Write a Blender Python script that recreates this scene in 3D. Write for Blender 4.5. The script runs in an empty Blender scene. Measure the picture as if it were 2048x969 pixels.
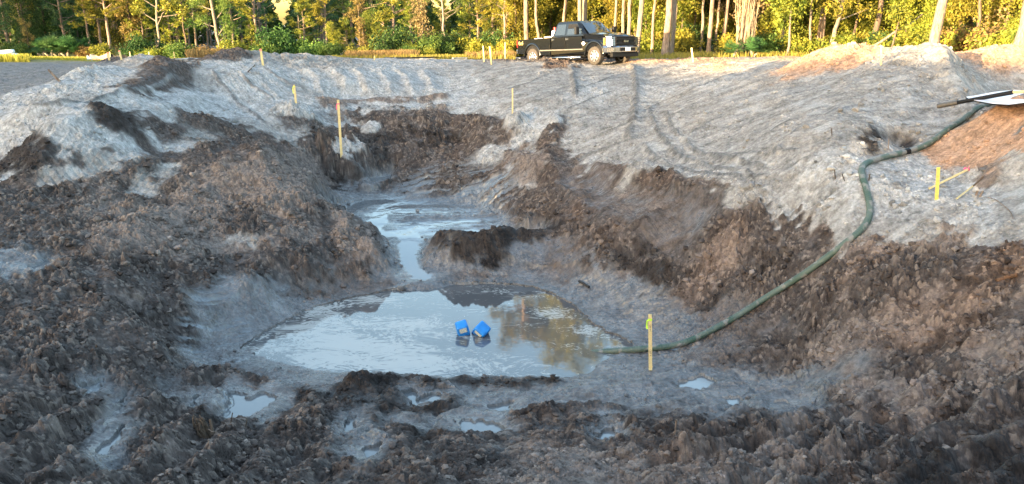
import bpy, bmesh, math, random
import numpy as np
from mathutils import Vector, Matrix

R = math.radians
rng = np.random.default_rng(7)
random.seed(7)

# ------------------------------------------------------------------ camera, sky, sun, exposure
SC = bpy.context.scene
COL = SC.collection
PITCH = R(16.0)
F = 1518.0                      # focal length in pixels of the 2048 wide photograph
EYE = Vector((0, 0, 1.8))
cam_d = bpy.data.cameras.new('camera')
cam_d.sensor_width = 36.0
cam_d.lens = 36.0 * F / 2048.0
cam_d.clip_start = 0.05
cam_d.clip_end = 5000
cam = bpy.data.objects.new('camera', cam_d)
COL.objects.link(cam)
cam.location = EYE
cam.rotation_euler = (R(90) - PITCH, 0, 0)
SC.camera = cam

SUN_EL = R(5.0)
SUN_FROM = Vector((-0.70, -0.714, 0)).normalized()      # horizontal direction towards the sun
world = bpy.data.worlds.new('World')
SC.world = world
world.use_nodes = True
wn = world.node_tree.nodes
bg = wn['Background']
sky = wn.new('ShaderNodeTexSky')
sky.sky_type = 'NISHITA'
sky.sun_disc = False
sky.sun_elevation = SUN_EL
sky.sun_rotation = math.atan2(SUN_FROM.x, SUN_FROM.y)
sky.air_density = 1.0
sky.dust_density = 1.6
sky.ozone_density = 1.15
world.node_tree.links.new(sky.outputs[0], bg.inputs[0])
bg.inputs[1].default_value = 0.15
sun_d = bpy.data.lights.new('sun', 'SUN')
sun_d.energy = 3.3
sun_d.angle = R(0.5)
sun_d.color = (1.0, 0.72, 0.40)
sun = bpy.data.objects.new('sun', sun_d)
COL.objects.link(sun)
sdir = Vector((SUN_FROM.x * math.cos(SUN_EL), SUN_FROM.y * math.cos(SUN_EL), math.sin(SUN_EL)))
sun.rotation_euler = sdir.to_track_quat('Z', 'Y').to_euler()
sun.location = (-20, -20, 30)
SC.view_settings.view_transform = 'Standard'
SC.view_settings.look = 'None'
SC.view_settings.gamma = 1
SC.view_settings.use_curve_mapping = False
SC.view_settings.exposure = 3.35
SC.render.engine = 'CYCLES'
SC.cycles.max_bounces = 6
SC.cycles.transparent_max_bounces = 8
SC.cycles.use_denoising = True

# ------------------------------------------------------------------ helpers
def tag(o, label=None, cat=None, group=None, kind=None):
    if label: o['label'] = label
    if cat: o['category'] = cat
    if group: o['group'] = group
    if kind: o['kind'] = kind
    return o

def empty(name, loc=(0, 0, 0), rz=0.0):
    o = bpy.data.objects.new(name, None)
    COL.objects.link(o)
    o.location = loc
    o.rotation_euler = (0, 0, rz)
    o.empty_display_size = 0.2
    return o

def link(name, me, parent=None, mat=None):
    o = bpy.data.objects.new(name, me)
    COL.objects.link(o)
    if parent: o.parent = parent
    if mat and not me.materials: me.materials.append(mat)
    return o

def np_mesh(name, verts, faces, mat=None, col=None, smooth=False, extra=None):
    """verts (n,3); faces (m,k) with one k"""
    me = bpy.data.meshes.new(name)
    verts = np.ascontiguousarray(verts, dtype=np.float32)
    faces = np.ascontiguousarray(faces, dtype=np.int32)
    n, (m, k) = len(verts), faces.shape
    me.vertices.add(n)
    me.vertices.foreach_set('co', verts.ravel())
    me.loops.add(m * k)
    me.loops.foreach_set('vertex_index', faces.ravel())
    me.polygons.add(m)
    me.polygons.foreach_set('loop_start', np.arange(0, m * k, k, dtype=np.int32))
    if smooth:
        me.polygons.foreach_set('use_smooth', np.ones(m, dtype=bool))
    else:
        me.polygons.foreach_set('use_smooth', np.zeros(m, dtype=bool))
    if col is not None:
        a = me.attributes.new('tint', 'FLOAT_COLOR', 'POINT')
        c = np.ones((n, 4), dtype=np.float32)
        c[:, :3] = col
        a.data.foreach_set('color', c.ravel())
    for nm, arr in (extra or {}).items():
        a = me.attributes.new(nm, 'FLOAT', 'POINT')
        a.data.foreach_set('value', np.ascontiguousarray(arr, dtype=np.float32))
    me.update(calc_edges=True)
    if mat: me.materials.append(mat)
    return me

def nodes_of(name):
    m = bpy.data.materials.new(name)
    m.use_nodes = True
    nt = m.node_tree
    return m, nt, nt.nodes['Principled BSDF']

def mat_plain(name, rgb, rough=0.6, metal=0.0, var=0.2, scale=12.0, bump=0.0, coat=0.0, spec=0.5, rgb2=None):
    m, nt, b = nodes_of(name)
    tc = nt.nodes.new('ShaderNodeTexCoord')
    nz = nt.nodes.new('ShaderNodeTexNoise')
    nz.inputs['Scale'].default_value = scale
    nz.inputs['Detail'].default_value = 6
    nz.inputs['Roughness'].default_value = 0.65
    nt.links.new(tc.outputs['Object'], nz.inputs['Vector'])
    rp = nt.nodes.new('ShaderNodeValToRGB')
    c2 = rgb2 or tuple(min(1, c * (1 + var)) for c in rgb)
    c1 = rgb if rgb2 else tuple(c * (1 - var) for c in rgb)
    rp.color_ramp.elements[0].position = 0.35
    rp.color_ramp.elements[1].position = 0.65
    rp.color_ramp.elements[0].color = (*c1, 1)
    rp.color_ramp.elements[1].color = (*c2, 1)
    nt.links.new(nz.outputs[0], rp.inputs[0])
    nt.links.new(rp.outputs[0], b.inputs['Base Color'])
    b.inputs['Roughness'].default_value = rough
    b.inputs['Metallic'].default_value = metal
    b.inputs['Coat Weight'].default_value = coat
    b.inputs['Specular IOR Level'].default_value = spec
    if bump:
        bp = nt.nodes.new('ShaderNodeBump')
        bp.inputs['Strength'].default_value = bump
        bp.inputs['Distance'].default_value = 0.02
        nt.links.new(nz.outputs[0], bp.inputs['Height'])
        nt.links.new(bp.outputs[0], b.inputs['Normal'])
    return m

# ------------------------------------------------------------------ noise in numpy
_T = 512
_ang = rng.uniform(0, 2 * np.pi, (_T, _T)).astype(np.float32)
_GX, _GY = np.cos(_ang), np.sin(_ang)
_JX = rng.uniform(0, 1, (_T, _T)).astype(np.float32)
_JY = rng.uniform(0, 1, (_T, _T)).astype(np.float32)
_JV = rng.uniform(0, 1, (_T, _T)).astype(np.float32)

def perlin(x, y):
    xi = np.floor(x); yi = np.floor(y)
    fx = (x - xi).astype(np.float32); fy = (y - yi).astype(np.float32)
    xi = xi.astype(np.int32); yi = yi.astype(np.int32)
    u = fx * fx * fx * (fx * (fx * 6 - 15) + 10)
    v = fy * fy * fy * (fy * (fy * 6 - 15) + 10)
    def g(a, b, dx, dy):
        ia = (xi + a) % _T; ib = (yi + b) % _T
        return _GX[ia, ib] * dx + _GY[ia, ib] * dy
    n00 = g(0, 0, fx, fy); n10 = g(1, 0, fx - 1, fy)
    n01 = g(0, 1, fx, fy - 1); n11 = g(1, 1, fx - 1, fy - 1)
    a = n00 + u * (n10 - n00)
    b = n01 + u * (n11 - n01)
    return (a + v * (b - a)) * 1.5

def fbm(x, y, octv=4, gain=0.5, lac=2.03):
    s = np.zeros(np.shape(x), dtype=np.float32); amp = 1.0
    for i in range(octv):
        s += amp * perlin(x + 17.3 * i, y - 9.1 * i)
        x = x * lac; y = y * lac; amp *= gain
    return s

def worley(x, y):
    """distance to the nearest and second nearest feature point, and its random value"""
    xi = np.floor(x).astype(np.int32); yi = np.floor(y).astype(np.int32)
    f1 = np.full(x.shape, 9, dtype=np.float32); f2 = f1.copy(); rv = np.zeros(x.shape, dtype=np.float32)
    for a in (-1, 0, 1):
        for b in (-1, 0, 1):
            ia = (xi + a) % _T; ib = (yi + b) % _T
            dx = (xi + a + _JX[ia, ib] - x).astype(np.float32)
            dy = (yi + b + _JY[ia, ib] - y).astype(np.float32)
            d = np.sqrt(dx * dx + dy * dy)
            near = d < f1
            f2 = np.where(near, f1, np.minimum(f2, d))
            rv = np.where(near, _JV[ia, ib], rv)
            f1 = np.where(near, d, f1)
    return f1, f2, rv

# ------------------------------------------------------------------ from a photograph point to a ray
CT, ST = math.cos(PITCH), math.sin(PITCH)
def ray(u, v):
    x = (u - 1024.0) / F; y = (484.5 - v) / F
    d = np.array([x, CT + y * ST, -ST + y * CT])
    return d
def at_z(u, v, z):
    d = ray(u, v)
    t = (z - EYE.z) / d[2]
    return np.array([d[0] * t, d[1] * t, z])
def at_y(u, v, Y):
    d = ray(u, v); t = Y / d[1]
    return np.array([d[0] * t, Y, EYE.z + d[2] * t])

# big form of the ground: survey points (u, v, height)
CP = [
 # far flat
 (100,120,-.3),(30,128,-.3),(250,120,-.2),(30,150,-.3),(120,160,-.3),(30,185,-.35),(150,135,-.3),
 (400,122,.0),(550,124,.0),(700,119,.0),(860,121,-.05),(1000,124,-.1),(1068,127,-.17),(1190,126,.03),(1115,124,-.12),(1243,123,.04),
 (1330,122,.05),(1450,118,.15),(1560,120,.2),
 # left sand bank
 (100,205,-.5),(60,215,-.5),(200,160,-.1),(300,132,.1),(330,150,.0),(280,190,-.35),(420,150,-.1),(500,150,-.15),(600,150,-.3),
 (400,190,-.8),(330,230,-1.05),(100,250,-.8),(180,260,-1.0),(60,300,-1.4),(200,290,-1.4),(300,270,-1.4),(480,210,-1.1),(540,235,-1.4),
 (700,160,-.5),(800,160,-.6),(900,150,-.5),(700,195,-1.2),(830,195,-1.2),(900,180,-1.0),(640,215,-1.35),(760,225,-1.5),(850,225,-1.5),
 (450,250,-1.5),(560,255,-1.7),(400,300,-1.75),(400,250,-1.45),(480,300,-1.78),(250,300,-1.62),(50,335,-1.9),(620,270,-1.9),(300,340,-1.95),(480,275,-1.8),
 # central pit
 (830,243,-1.85),(900,238,-1.8),(960,255,-1.8),(740,262,-2.15),(700,318,-2.9),(760,300,-2.6),(830,300,-2.6),(930,300,-2.6),(1024,265,-1.9),
 (720,360,-3.4),(800,345,-3.2),(900,340,-3.0),(1000,340,-2.9),(700,390,-3.6),(800,400,-3.65),(900,400,-3.5),(1000,400,-3.3),(1060,380,-3.0),
 (760,430,-3.7),(860,430,-3.7),(960,430,-3.65),(1050,440,-3.5),(820,480,-3.85),(835,540,-3.95),(640,375,-3.4),(650,350,-3.2),
 (870,500,-3.6),(950,500,-3.55),(1040,495,-3.6),(900,550,-4.0),(1000,550,-4.1),(1090,540,-4.0),(1100,480,-3.5),(1150,520,-3.6),
 # middle right
 (1024,130,.0),(1024,200,-1.0),(1024,230,-1.45),(1110,200,-.9),(1200,160,-.4),(1200,250,-1.4),(1110,260,-1.7),(1100,310,-2.2),(1060,320,-2.3),
 (1130,340,-2.4),(1150,395,-2.8),(1200,340,-2.2),(1200,420,-2.8),(1250,455,-2.8),(1280,400,-2.35),(1350,420,-2.3),(1300,300,-1.6),(1300,220,-1.1),
 (1350,360,-1.95),(1420,340,-1.6),(1500,388,-1.75),(1600,420,-1.8),(1500,320,-1.2),(1500,250,-.8),(1400,170,-.25),(1400,250,-1.0),(1420,450,-2.3),
 (1500,180,-.15),(1600,170,.05),(1600,260,-.5),(1620,340,-1.05),(1300,520,-3.2),(1350,480,-2.8),(1500,500,-2.55),(1250,560,-3.7),(1300,600,-3.8),
 (1200,600,-4.05),(1400,560,-3.3),(1400,640,-3.8),(1500,600,-3.3),(1500,680,-3.7),(1330,670,-4.05),
 # right
 (1740,325,-.9),(1710,365,-1.1),(1760,420,-1.5),(1700,500,-2.1),(1600,560,-2.8),(1650,500,-2.2),(1700,600,-2.7),(1600,660,-3.4),(1700,700,-3.1),(1650,760,-3.6),
 (1870,400,-1.2),(1950,380,-1.1),(1900,500,-1.8),(2000,450,-1.32),(1900,600,-2.2),(2020,560,-1.8),(1850,700,-2.8),(2000,700,-2.4),(2020,800,-2.6),
 (1800,300,-.75),(1790,262,-.5),(1720,240,-.2),(1850,250,-.35),(1700,170,.25),(1780,140,.55),(1850,108,.95),(1800,125,.62),(1890,160,.42),(1930,215,-.05),(1940,262,-.5),
 (1690,96,1.05),(1640,112,.65),(1730,118,.6),(1600,140,.25),(1960,102,.85),(2040,92,1.15),(2000,165,-.1),(2040,170,-.1),
 (2045,188,.43),(1990,222,.05),(1920,282,-.55),(1960,330,-.8),(2040,300,-.35),(2040,370,-.88),
 # left brown slope
 (100,360,-1.95),(100,450,-2.4),(100,550,-2.8),(100,650,-3.0),(100,750,-3.1),(100,850,-3.2),(100,960,-3.1),(20,500,-2.5),(20,700,-2.9),
 (250,380,-2.3),(250,450,-2.6),(300,500,-2.8),(240,560,-2.9),(240,640,-3.05),(250,700,-3.3),(540,306,-2.0),(560,340,-2.15),(500,350,-2.2),(450,400,-2.6),(600,370,-2.4),
 (600,450,-2.95),(520,480,-3.0),(400,450,-2.8),(400,520,-3.05),(500,535,-3.2),(600,520,-3.4),(700,430,-3.15),(700,480,-3.4),(760,500,-3.5),
 (350,565,-3.1),(450,585,-3.85),(560,575,-3.85),(660,560,-3.9),(750,560,-4.05),(640,600,-4.15),(350,640,-3.8),(420,660,-4.05),(330,600,-3.6),
 (350,700,-3.95),(420,730,-4.1),(300,690,-3.75),
 # foreground
 (300,780,-3.65),(400,770,-3.95),(500,800,-4.0),(600,770,-4.05),(380,870,-3.55),(500,960,-3.2),(620,850,-3.8),(740,785,-4.02),(700,870,-3.75),
 (850,800,-4.0),(850,880,-3.7),(1000,830,-4.0),(1000,780,-4.1),(1000,960,-3.3),(1200,765,-4.1),(1300,742,-4.0),(1450,775,-4.0),(1580,750,-3.85),
 (1300,860,-3.6),(1300,960,-3.15),(1150,880,-3.65),(1700,850,-3.1),(1700,960,-2.8),(1500,830,-3.7),(1500,930,-3.2),(2000,900,-2.65),(2040,965,-2.55),(1850,800,-3.0),
 (760,960,-3.2),(250,960,-3.15),
]
P3 = [at_z(*c) for c in CP]
P3 += [np.array(p) for p in [
 (0,0,.1),(-6,1,-.4),(6,1,.2),(-12,0,-.8),(12,0,.2),(-25,2,-1.2),(25,5,.3),(-3,3.2,-1.2),(3,3.2,-1.0),(0,-6,.2),(-14,8,-2.4),(-20,14,-1.2),
 (14,10,.6),(20,16,.5),(30,25,.5),(-30,20,-.6),(-45,30,-.4),(0,60,-.5),(-30,60,-.6),(30,60,.2),(14,44,.1),(19,39,.0),(24,40,.15),(30,42,.4),(-35,80,-.6),(0,95,-.6),(45,80,.0),
 (40,45,.3),(8,50,.1),(-60,55,-.5),(60,40,.2),(-55,10,-.6),(50,8,.2),(0,46,-.25),(20,30,1.0),(18.8,28,.85),(15,30,.3),(17,32,.45),(12.5,30,.3),(14,34,.3),(16.5,38,.3),(12.2,26.2,.5),(13.9,26.3,.35),(15.2,26.5,.4),(13.2,24.2,.62),(18,35,.45),(24,34,.7),(10.7,17.0,.0),(11.7,17.3,.03),(11.2,18.9,-.2),(12.8,20,-.1),(14.5,22,-.2),(14,17,.2),(-14,46,-.3),(-26,48,-.4)]]
P3 = np.array(P3)
def _phi(d2):
    return np.where(d2 > 1e-12, 0.5 * d2 * np.log(np.maximum(d2, 1e-12)), 0.0)
# fit in log-polar space so that near ground gets as much detail as far ground
def lp(x, y):
    return np.arctan2(x, y + 1.5) , np.log(np.hypot(x, y + 1.5) + 1.0)
LX, LY = lp(P3[:, 0], P3[:, 1])
n_ = len(LX)
D2 = (LX[:, None] - LX[None]) ** 2 + (LY[:, None] - LY[None]) ** 2
K = _phi(D2) + np.eye(n_) * 0.0006
Pm = np.stack([np.ones(n_), LX, LY], 1)
A = np.block([[K, Pm], [Pm.T, np.zeros((3, 3))]])
sol = np.linalg.solve(A, np.concatenate([P3[:, 2], np.zeros(3)]))
W_, C_ = sol[:n_], sol[n_:]
# coarse table
NA, NL = 520, 520
TA = np.linspace(R(-80), R(80), NA); TL = np.linspace(math.log(1.3), math.log(130), NL)
ga, gl = np.meshgrid(TA, TL, indexing='ij')
tab = C_[0] + C_[1] * ga + C_[2] * gl
for i in range(n_):
    tab += W_[i] * _phi((ga - LX[i]) ** 2 + (gl - LY[i]) ** 2)
tab = np.clip(tab, -4.6, 1.7)
def bil(tabl, fa, fl):
    fa = np.clip(fa, 0, tabl.shape[0] - 1.001); fl = np.clip(fl, 0, tabl.shape[1] - 1.001)
    ia = fa.astype(np.int32); il = fl.astype(np.int32)
    ta = (fa - ia); tl = (fl - il)
    if tabl.ndim == 3: ta = ta[..., None]; tl = tl[..., None]
    return ((tabl[ia, il] * (1 - ta) + tabl[ia + 1, il] * ta) * (1 - tl) + (tabl[ia, il + 1] * (1 - ta) + tabl[ia + 1, il + 1] * ta) * tl)
def base_h(x, y):
    a, l = lp(x, y)
    h = bil(tab, (a - TA[0]) / (TA[1] - TA[0]), (l - TL[0]) / (TL[1] - TL[0]))
    d = np.hypot(x, y)
    w = np.clip((d - 70) / 40, 0, 1)
    return h * (1 - w) + (-.4) * w
def hit(u, v, fn=None):
    fn = fn or base_h
    d = ray(u, v)
    t = np.linspace(3.0, 120, 6000)
    x = d[0] * t; y = d[1] * t; z = EYE.z + d[2] * t
    b = np.nonzero(z < fn(x, y))[0]
    i = b[0] if len(b) else len(t) - 1
    return np.array([x[i], y[i], z[i]])
# ------------------------------------------------------------------ features laid on the big form
def world_line(pts, fn=None):
    return np.array([hit(u, v, fn)[:2] for u, v in pts])

def resample(pl, step=0.15, smooth=2):
    pl = np.asarray(pl, float)
    for _ in range(smooth):
        q = [pl[0]]
        for i in range(len(pl) - 1):
            q += [pl[i] * .75 + pl[i + 1] * .25, pl[i] * .25 + pl[i + 1] * .75]
        q.append(pl[-1]); pl = np.array(q)
    seg = np.hypot(*(pl[1:, :2] - pl[:-1, :2]).T); s = np.concatenate([[0], np.cumsum(seg)])
    n = max(2, int(s[-1] / step) + 1)
    t = np.linspace(0, s[-1], n)
    return np.stack([np.interp(t, s, pl[:, k]) for k in range(pl.shape[1])], 1)

def line_coords(x, y, pl):
    """signed distance across, distance along, for points near the polyline"""
    best = np.full(x.shape, 1e9, dtype=np.float32); sd = np.zeros(x.shape, dtype=np.float32); al = np.zeros(x.shape, dtype=np.float32)
    s0 = 0.0
    for i in range(len(pl) - 1):
        ax, ay = pl[i]; dx, dy = pl[i + 1] - pl[i]
        L = math.hypot(dx, dy) + 1e-9
        t = np.clip(((x - ax) * dx + (y - ay) * dy) / (L * L), 0, 1)
        px = x - (ax + dx * t); py = y - (ay + dy * t)
        d = np.hypot(px, py)
        m = d < best
        sgn = np.sign(dx * py - dy * px)
        best = np.where(m, d, best); sd = np.where(m, d * sgn, sd); al = np.where(m, s0 + t * L, al)
        s0 += L
    return sd, al, s0

RIDGES = []   # (polyline, height, width_neg, width_pos, rough_add, class)
def ridge(pts, h, wn, wp=None, cls=None, rough=0.0, cw=None):
    RIDGES.append((resample(world_line(pts), .5, 2), h, wn, wp or wn, cls, rough, cw or max(wn, wp or wn) * 1.3))

# positive side = left of the drawing direction
ridge([(1105,235),(1112,265),(1095,300),(1088,330),(1120,375),(1150,405),(1190,430),(1250,455),(1310,470)], .22, .35, .35, 'b', .8)
ridge([(1010,312),(1050,335),(1085,360)], .22, .45, .45, 't', .9)
ridge([(1180,335),(1240,345),(1300,352),(1360,372),(1420,385),(1500,395)], .20, .35, .4, 's', .6)
ridge([(1180,340),(1240,356),(1300,366),(1350,386),(1420,405),(1480,412)], .10, .2, .25, 'b', 1.0, .3)
ridge([(1150,340),(1190,380),(1250,412),(1330,432),(1420,445)], -.04, .6, .5, 'p', .15, .6)
ridge([(1140,132),(1148,165),(1152,195)], .12, .10, .22, 'd', .1, .13)  # dark grey class paints in the shaded side of this thin ridge
ridge([(1262,132),(1272,165),(1272,205),(1264,245),(1258,285)], .14, .10, .25, 'd', .1, .13)  # shaded side painted in by the same grey class
ridge([(985,165),(940,180),(900,196),(880,205)], .10, .3, .3, None, .1)
ridge([(840,482),(870,478),(900,486),(950,490),(1000,482),(1040,470),(1068,474)], .20, .26, .40, 'k', 1.0, .6)
ridge([(800,552),(835,556),(870,548)], .14, .2, .2, 'k', .5, .25)
# left white sand tongues
ridge([(190,330),(240,300),(300,262),(350,225),(400,195)], .22, .5, .6, 'g', .15)
ridge([(60,285),(120,262),(190,240),(250,225)], .18, .5, .6, 'g', .15)
ridge([(0,250),(80,228),(150,214)], .22, .4, .4, 'g', .15)
ridge([(310,205),(350,235),(385,250)], .1, .5, .5, 'g', .15)
ridge([(20,310),(60,325),(110,330)], .2, .5, .5, 'k', .9)
ridge([(0,200),(80,188),(170,160),(240,145)], .22, .6, .5, 'g', .3)
ridge([(240,190),(300,165),(360,140)], .25, .4, .6, 'b', .4)
# scalloped bank
for k, (x0, x1) in enumerate([(640,612),(690,662),(735,712),(778,757),(820,802),(862,850)]):
    ridge([(x1-10,142),(x0-12,152),(x0,168),(x0+4,192)], .20 - .01*k, .22, .5, 'g', .12, .5)
ridge([(630,203),(720,206),(820,204),(900,196)], .16, .4, .4, 't', .5)
# edge of the brown cut
ridge([(720,262),(780,250),(840,240),(900,238),(960,252),(1010,268),(1060,272)], .15, .5, .4, 'b', 1.0)
# brown mound crests, left
ridge([(545,298),(520,335),(540,380),(590,415)], .15, .5, .5, 't', .9)
ridge([(640,352),(600,330),(560,305)], .10, .45, .4, 't', .9)
ridge([(545,305),(480,325),(430,345),(370,350),(300,375),(270,410)], .12, .5, .6, 'b', .9)
ridge([(500,345),(420,390),(330,430),(280,470),(230,530)], .18, .6, .7, 't', .9)
ridge([(720,440),(690,475),(740,505),(770,520)], .22, .4, .5, 't', .9)
ridge([(240,560),(330,562),(400,556),(480,545),(560,530),(640,520)], .16, .4, .25, 'b', .9)
ridge([(230,600),(260,650),(300,700),(340,745)], .22, .5, .4, 'b', .9)
ridge([(470,205),(520,235),(575,262),(620,285)], -.12, .5, .5, None, .05)
ridge([(60,372),(160,338),(240,318)], -.14, .35, .35, 's', .0, .4)
ridge([(360,325),(310,360),(270,400)], -.14, .4, .4, 's', .0, .45)
ridge([(270,285),(360,318),(450,300),(560,286)], -.08, .4, .4, 'b', .3, .3)
# foreground clumps at the pond's near edge
ridge([(350,770),(430,762),(500,768),(560,778)], .16, .3, .25, 'b', 1.0, .4)
ridge([(700,800),(735,772),(790,768),(860,762),(960,766),(1060,770),(1150,768)], .08, .25, .2, 'k', 1.0, .3)
ridge([(690,800),(730,775),(770,790),(800,830)], .09, .35, .35, 'k', 1.0, .45)
ridge([(860,800),(900,790),(900,815),(850,835)], .22, .25, .3, 'k', 1.0, .3)
ridge([(560,850),(620,820),(650,850)], .2, .4, .4, 'b', 1.0, .5)
ridge([(900,900),(970,880),(1060,845),(1150,830),(1240,825)], .14, .3, .3, 'b', 1.0, .45)
ridge([(1200,790),(1320,775),(1450,775),(1600,762),(1760,740)], .05, .2, .2, 'w', .2, .3)
ridge([(1580,640),(1700,600),(1840,570),(2030,545)], .22, .5, .5, 'b', 1.0)
# pipe hollow on the right, mound ridge
ridge([(1830,118),(1870,135),(1905,170),(1935,215)], .14, .3, .5, 's', .2)
ridge([(1740,255),(1790,268),(1830,262)], -.28, .5, .45, 'k', .5, .4)
ridge([(1850,112),(1800,135),(1740,165),(1690,205)], .06, .7, .5, 's', .4)
ridge([(1850,112),(1880,150),(1905,190),(1925,225)], .18, .25, .5, 's', .4)
ridge([(1850,112),(1840,170),(1835,220)], .06, .5, .5, 's', .4)
ridge([(1905,300),(1940,268),(1985,235),(2048,195)], .14, .35, .5, 'o', .5)

for pts in ([(1295,215),(1310,260),(1345,305),(1400,335),(1480,355),(1560,368)],[(1330,225),(1345,262),(1385,300),(1450,325),(1540,345)],[(1280,290),(1320,330),(1400,358),(1500,378)],[(1480,150),(1400,175),(1320,205),(1250,240)],
  [(1540,160),(1450,190),(1380,215),(1330,245)],[(1600,190),(1500,215),(1420,245),(1370,280)],[(1380,140),(1290,165),(1210,190),(1130,225)],[(1240,150),(1160,180),(1080,205),(1010,225)],[(1180,280),(1230,262),(1300,235)],[(1150,320),(1220,295),(1290,275)],
  [(1110,150),(1040,175),(960,195)],[(1020,150),(960,170),(890,190)],[(1640,230),(1560,255),(1500,290)],[(1700,215),(1620,245),(1560,290),(1540,330)],[(420,140),(445,170),(480,205),(530,240)],[(470,140),(500,170),(550,200)],[(520,135),(560,160),(610,180)],
  [(180,210),(260,190),(350,160)],[(60,230),(130,225),(210,200)],[(1600,300),(1500,312),(1420,318)],[(1660,310),(1600,330),(1560,350)]):
    ridge(pts, .075, .07, .16, 'd', .2, .07)
BUMPS = [ (1855,140,.40,1.15,1.5,'s',.5), # u, v(base), height, radius, power, class, rough
 (232,262,.34,.72,2,'k',.7),(402,258,.30,.75,1.7,'b',.9),(330,270,.12,.6,2,'b',.9),(440,262,.18,.7,2,'b',.9),
 (596,232,.34,.62,5,'g',.5),(596,240,.06,1.0,2,None,.9),(1028,254,.42,.45,3.5,'g',.6),(1068,262,.12,.8,2,'g',.6),
 (478,124,.42,1.3,1.9,'k',.9),(445,124,.12,1.2,2,'b',.9),(575,127,.26,1.3,2.2,'s',.9),(650,125,.24,1.6,2.4,'s',.7),(620,128,.04,2.2,2,'s',.6),
 (395,122,.15,1.6,2,'g',.5),(700,300,.3,.8,2,'b',.9),(740,268,.18,.35,3,'g',.6),
 (230,128,.35,.9,2,'b',.9),(290,128,.4,1.1,2,'s',.9),(320,140,.3,.8,2,'b',.9),(180,160,.25,.9,2,'g',.8),(120,195,.3,.8,2,'g',.8),
 (980,318,.2,.6,2,'g',.8),(1500,395,.16,.4,2,'s',.7),(1280,350,.12,.5,2,'s',.7),(735,785,.03,.35,2,'k',1),(640,860,.22,.45,2,'b',1),
 (345,640,.25,.4,2,'b',1),(1030,805,.12,.35,2,'w',.3),(1170,785,.10,.5,2,'w',.3),(960,800,.1,.3,2,'w',.3),
 (1640,124,.06,1.2,2,'o',.5),(1985,112,.22,1.5,1.6,'o',.9),(1692,108,.22,1.1,1.6,'o',.9),(1900,118,.1,1.2,2,'o',.5),(1540,122,.08,1.2,2,'o',.5),(1420,122,.10,1.3,2,'o',.5),(1300,126,.12,1.2,2,'o',.5),  # class o puts the warm sunlight of these far tops into their colour
]
BUMPS_W = [(*hit(b[0], b[1])[:2], *b[2:]) for b in BUMPS]
# sand pedestal undercut round the tall stake
PED = at_z(690, 318, -2.6)

# streak zones: segment (u,v)-(u,v) gives the direction, centre, reach in polar units, amplitude, scale across, class affinity
ZONES = [
 ((1180,300),(1330,262), .17,.30,.040,5.0,0),((1040,230),(1160,180), .12,.22,.045,4.0,0),((1350,230),(1480,185), .14,.25,.035,5.0,0),
 ((1250,165),(1380,140), .12,.22,.035,3.5,0),((1450,330),(1560,300), .10,.22,.030,6.0,0),((1130,300),(1290,240), .10,.20,.04,6.0,0),
 ((820,420),(960,395), .10,.15,.045,5.5,2),((1180,640),(1330,575), .10,.20,.055,6.0,0),((830,455),(980,432), .07,.08,.03,5.0,2),((480,690),(400,700), .05,.10,.03,6.0,2),((1350,700),(1420,660), .05,.10,.04,7.0,0),
 ((1190,400),(1420,452), .06,.13,.035,9.0,0),((880,340),(1010,300), .09,.14,.06,4.0,0),((780,330),(900,280), .08,.13,.05,4.0,0),
 ((300,655),(460,640), .06,.14,.05,6.0,0),((350,735),(480,705), .06,.10,.035,7.0,0),((60,165),(200,163), .10,.35,.03,1.6,0),
 ((1600,300),(1700,262), .08,.2,.03,5.0,0),((520,155),(620,165),.09,.2,.05,3.0,0),((450,170),(560,260),.04,.25,.03,6.0,0),
 ((120,400),(230,330), .12,.25,.05,4.0,0),((340,400),(470,385), .08,.15,.05,5.0,0),((640,330),(760,350),.05,.12,.04,5.0,0),
 ((1300,780),(1600,755), .16,.10,.030,6.0,0),((900,860),(1080,800),.12,.12,.05,5.0,0),
 ((1560,960),(1850,850), .34,.26,.15,1.9,1),((300,940),(420,850), .24,.24,.15,1.5,1),((560,930),(660,860), .15,.17,.11,1.6,1),
 ((1150,850),(1500,790), .15,.12,.04,3.5,0),
]
# cleat marks: polyline, half width, spacing, amplitude
CLEATS = [([(420,165),(470,200),(520,232),(560,262)],.35,.19,.05),([(60,372),(160,340),(250,318)],.3,.19,.045),([(362,325),(312,362),(268,402)],.33,.2,.04),
 ([(1160,345),(1200,385),(1260,418),(1340,436),(1420,448)],.6,.13,.02),([(1110,252),(1085,240),(1060,228)],.5,.42,.12),([(1440,190),(1530,180)],.35,.2,.05),
 ([(380,330),(450,322),(520,318)],.3,.19,.04),([(620,280),(560,268),(480,270)],.3,.19,.04),([(1380,150),(1500,140),(1620,150)],.3,.2,.04),
 ([(1740,160),(1700,200),(1640,225)],.3,.25,.04)]

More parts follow.
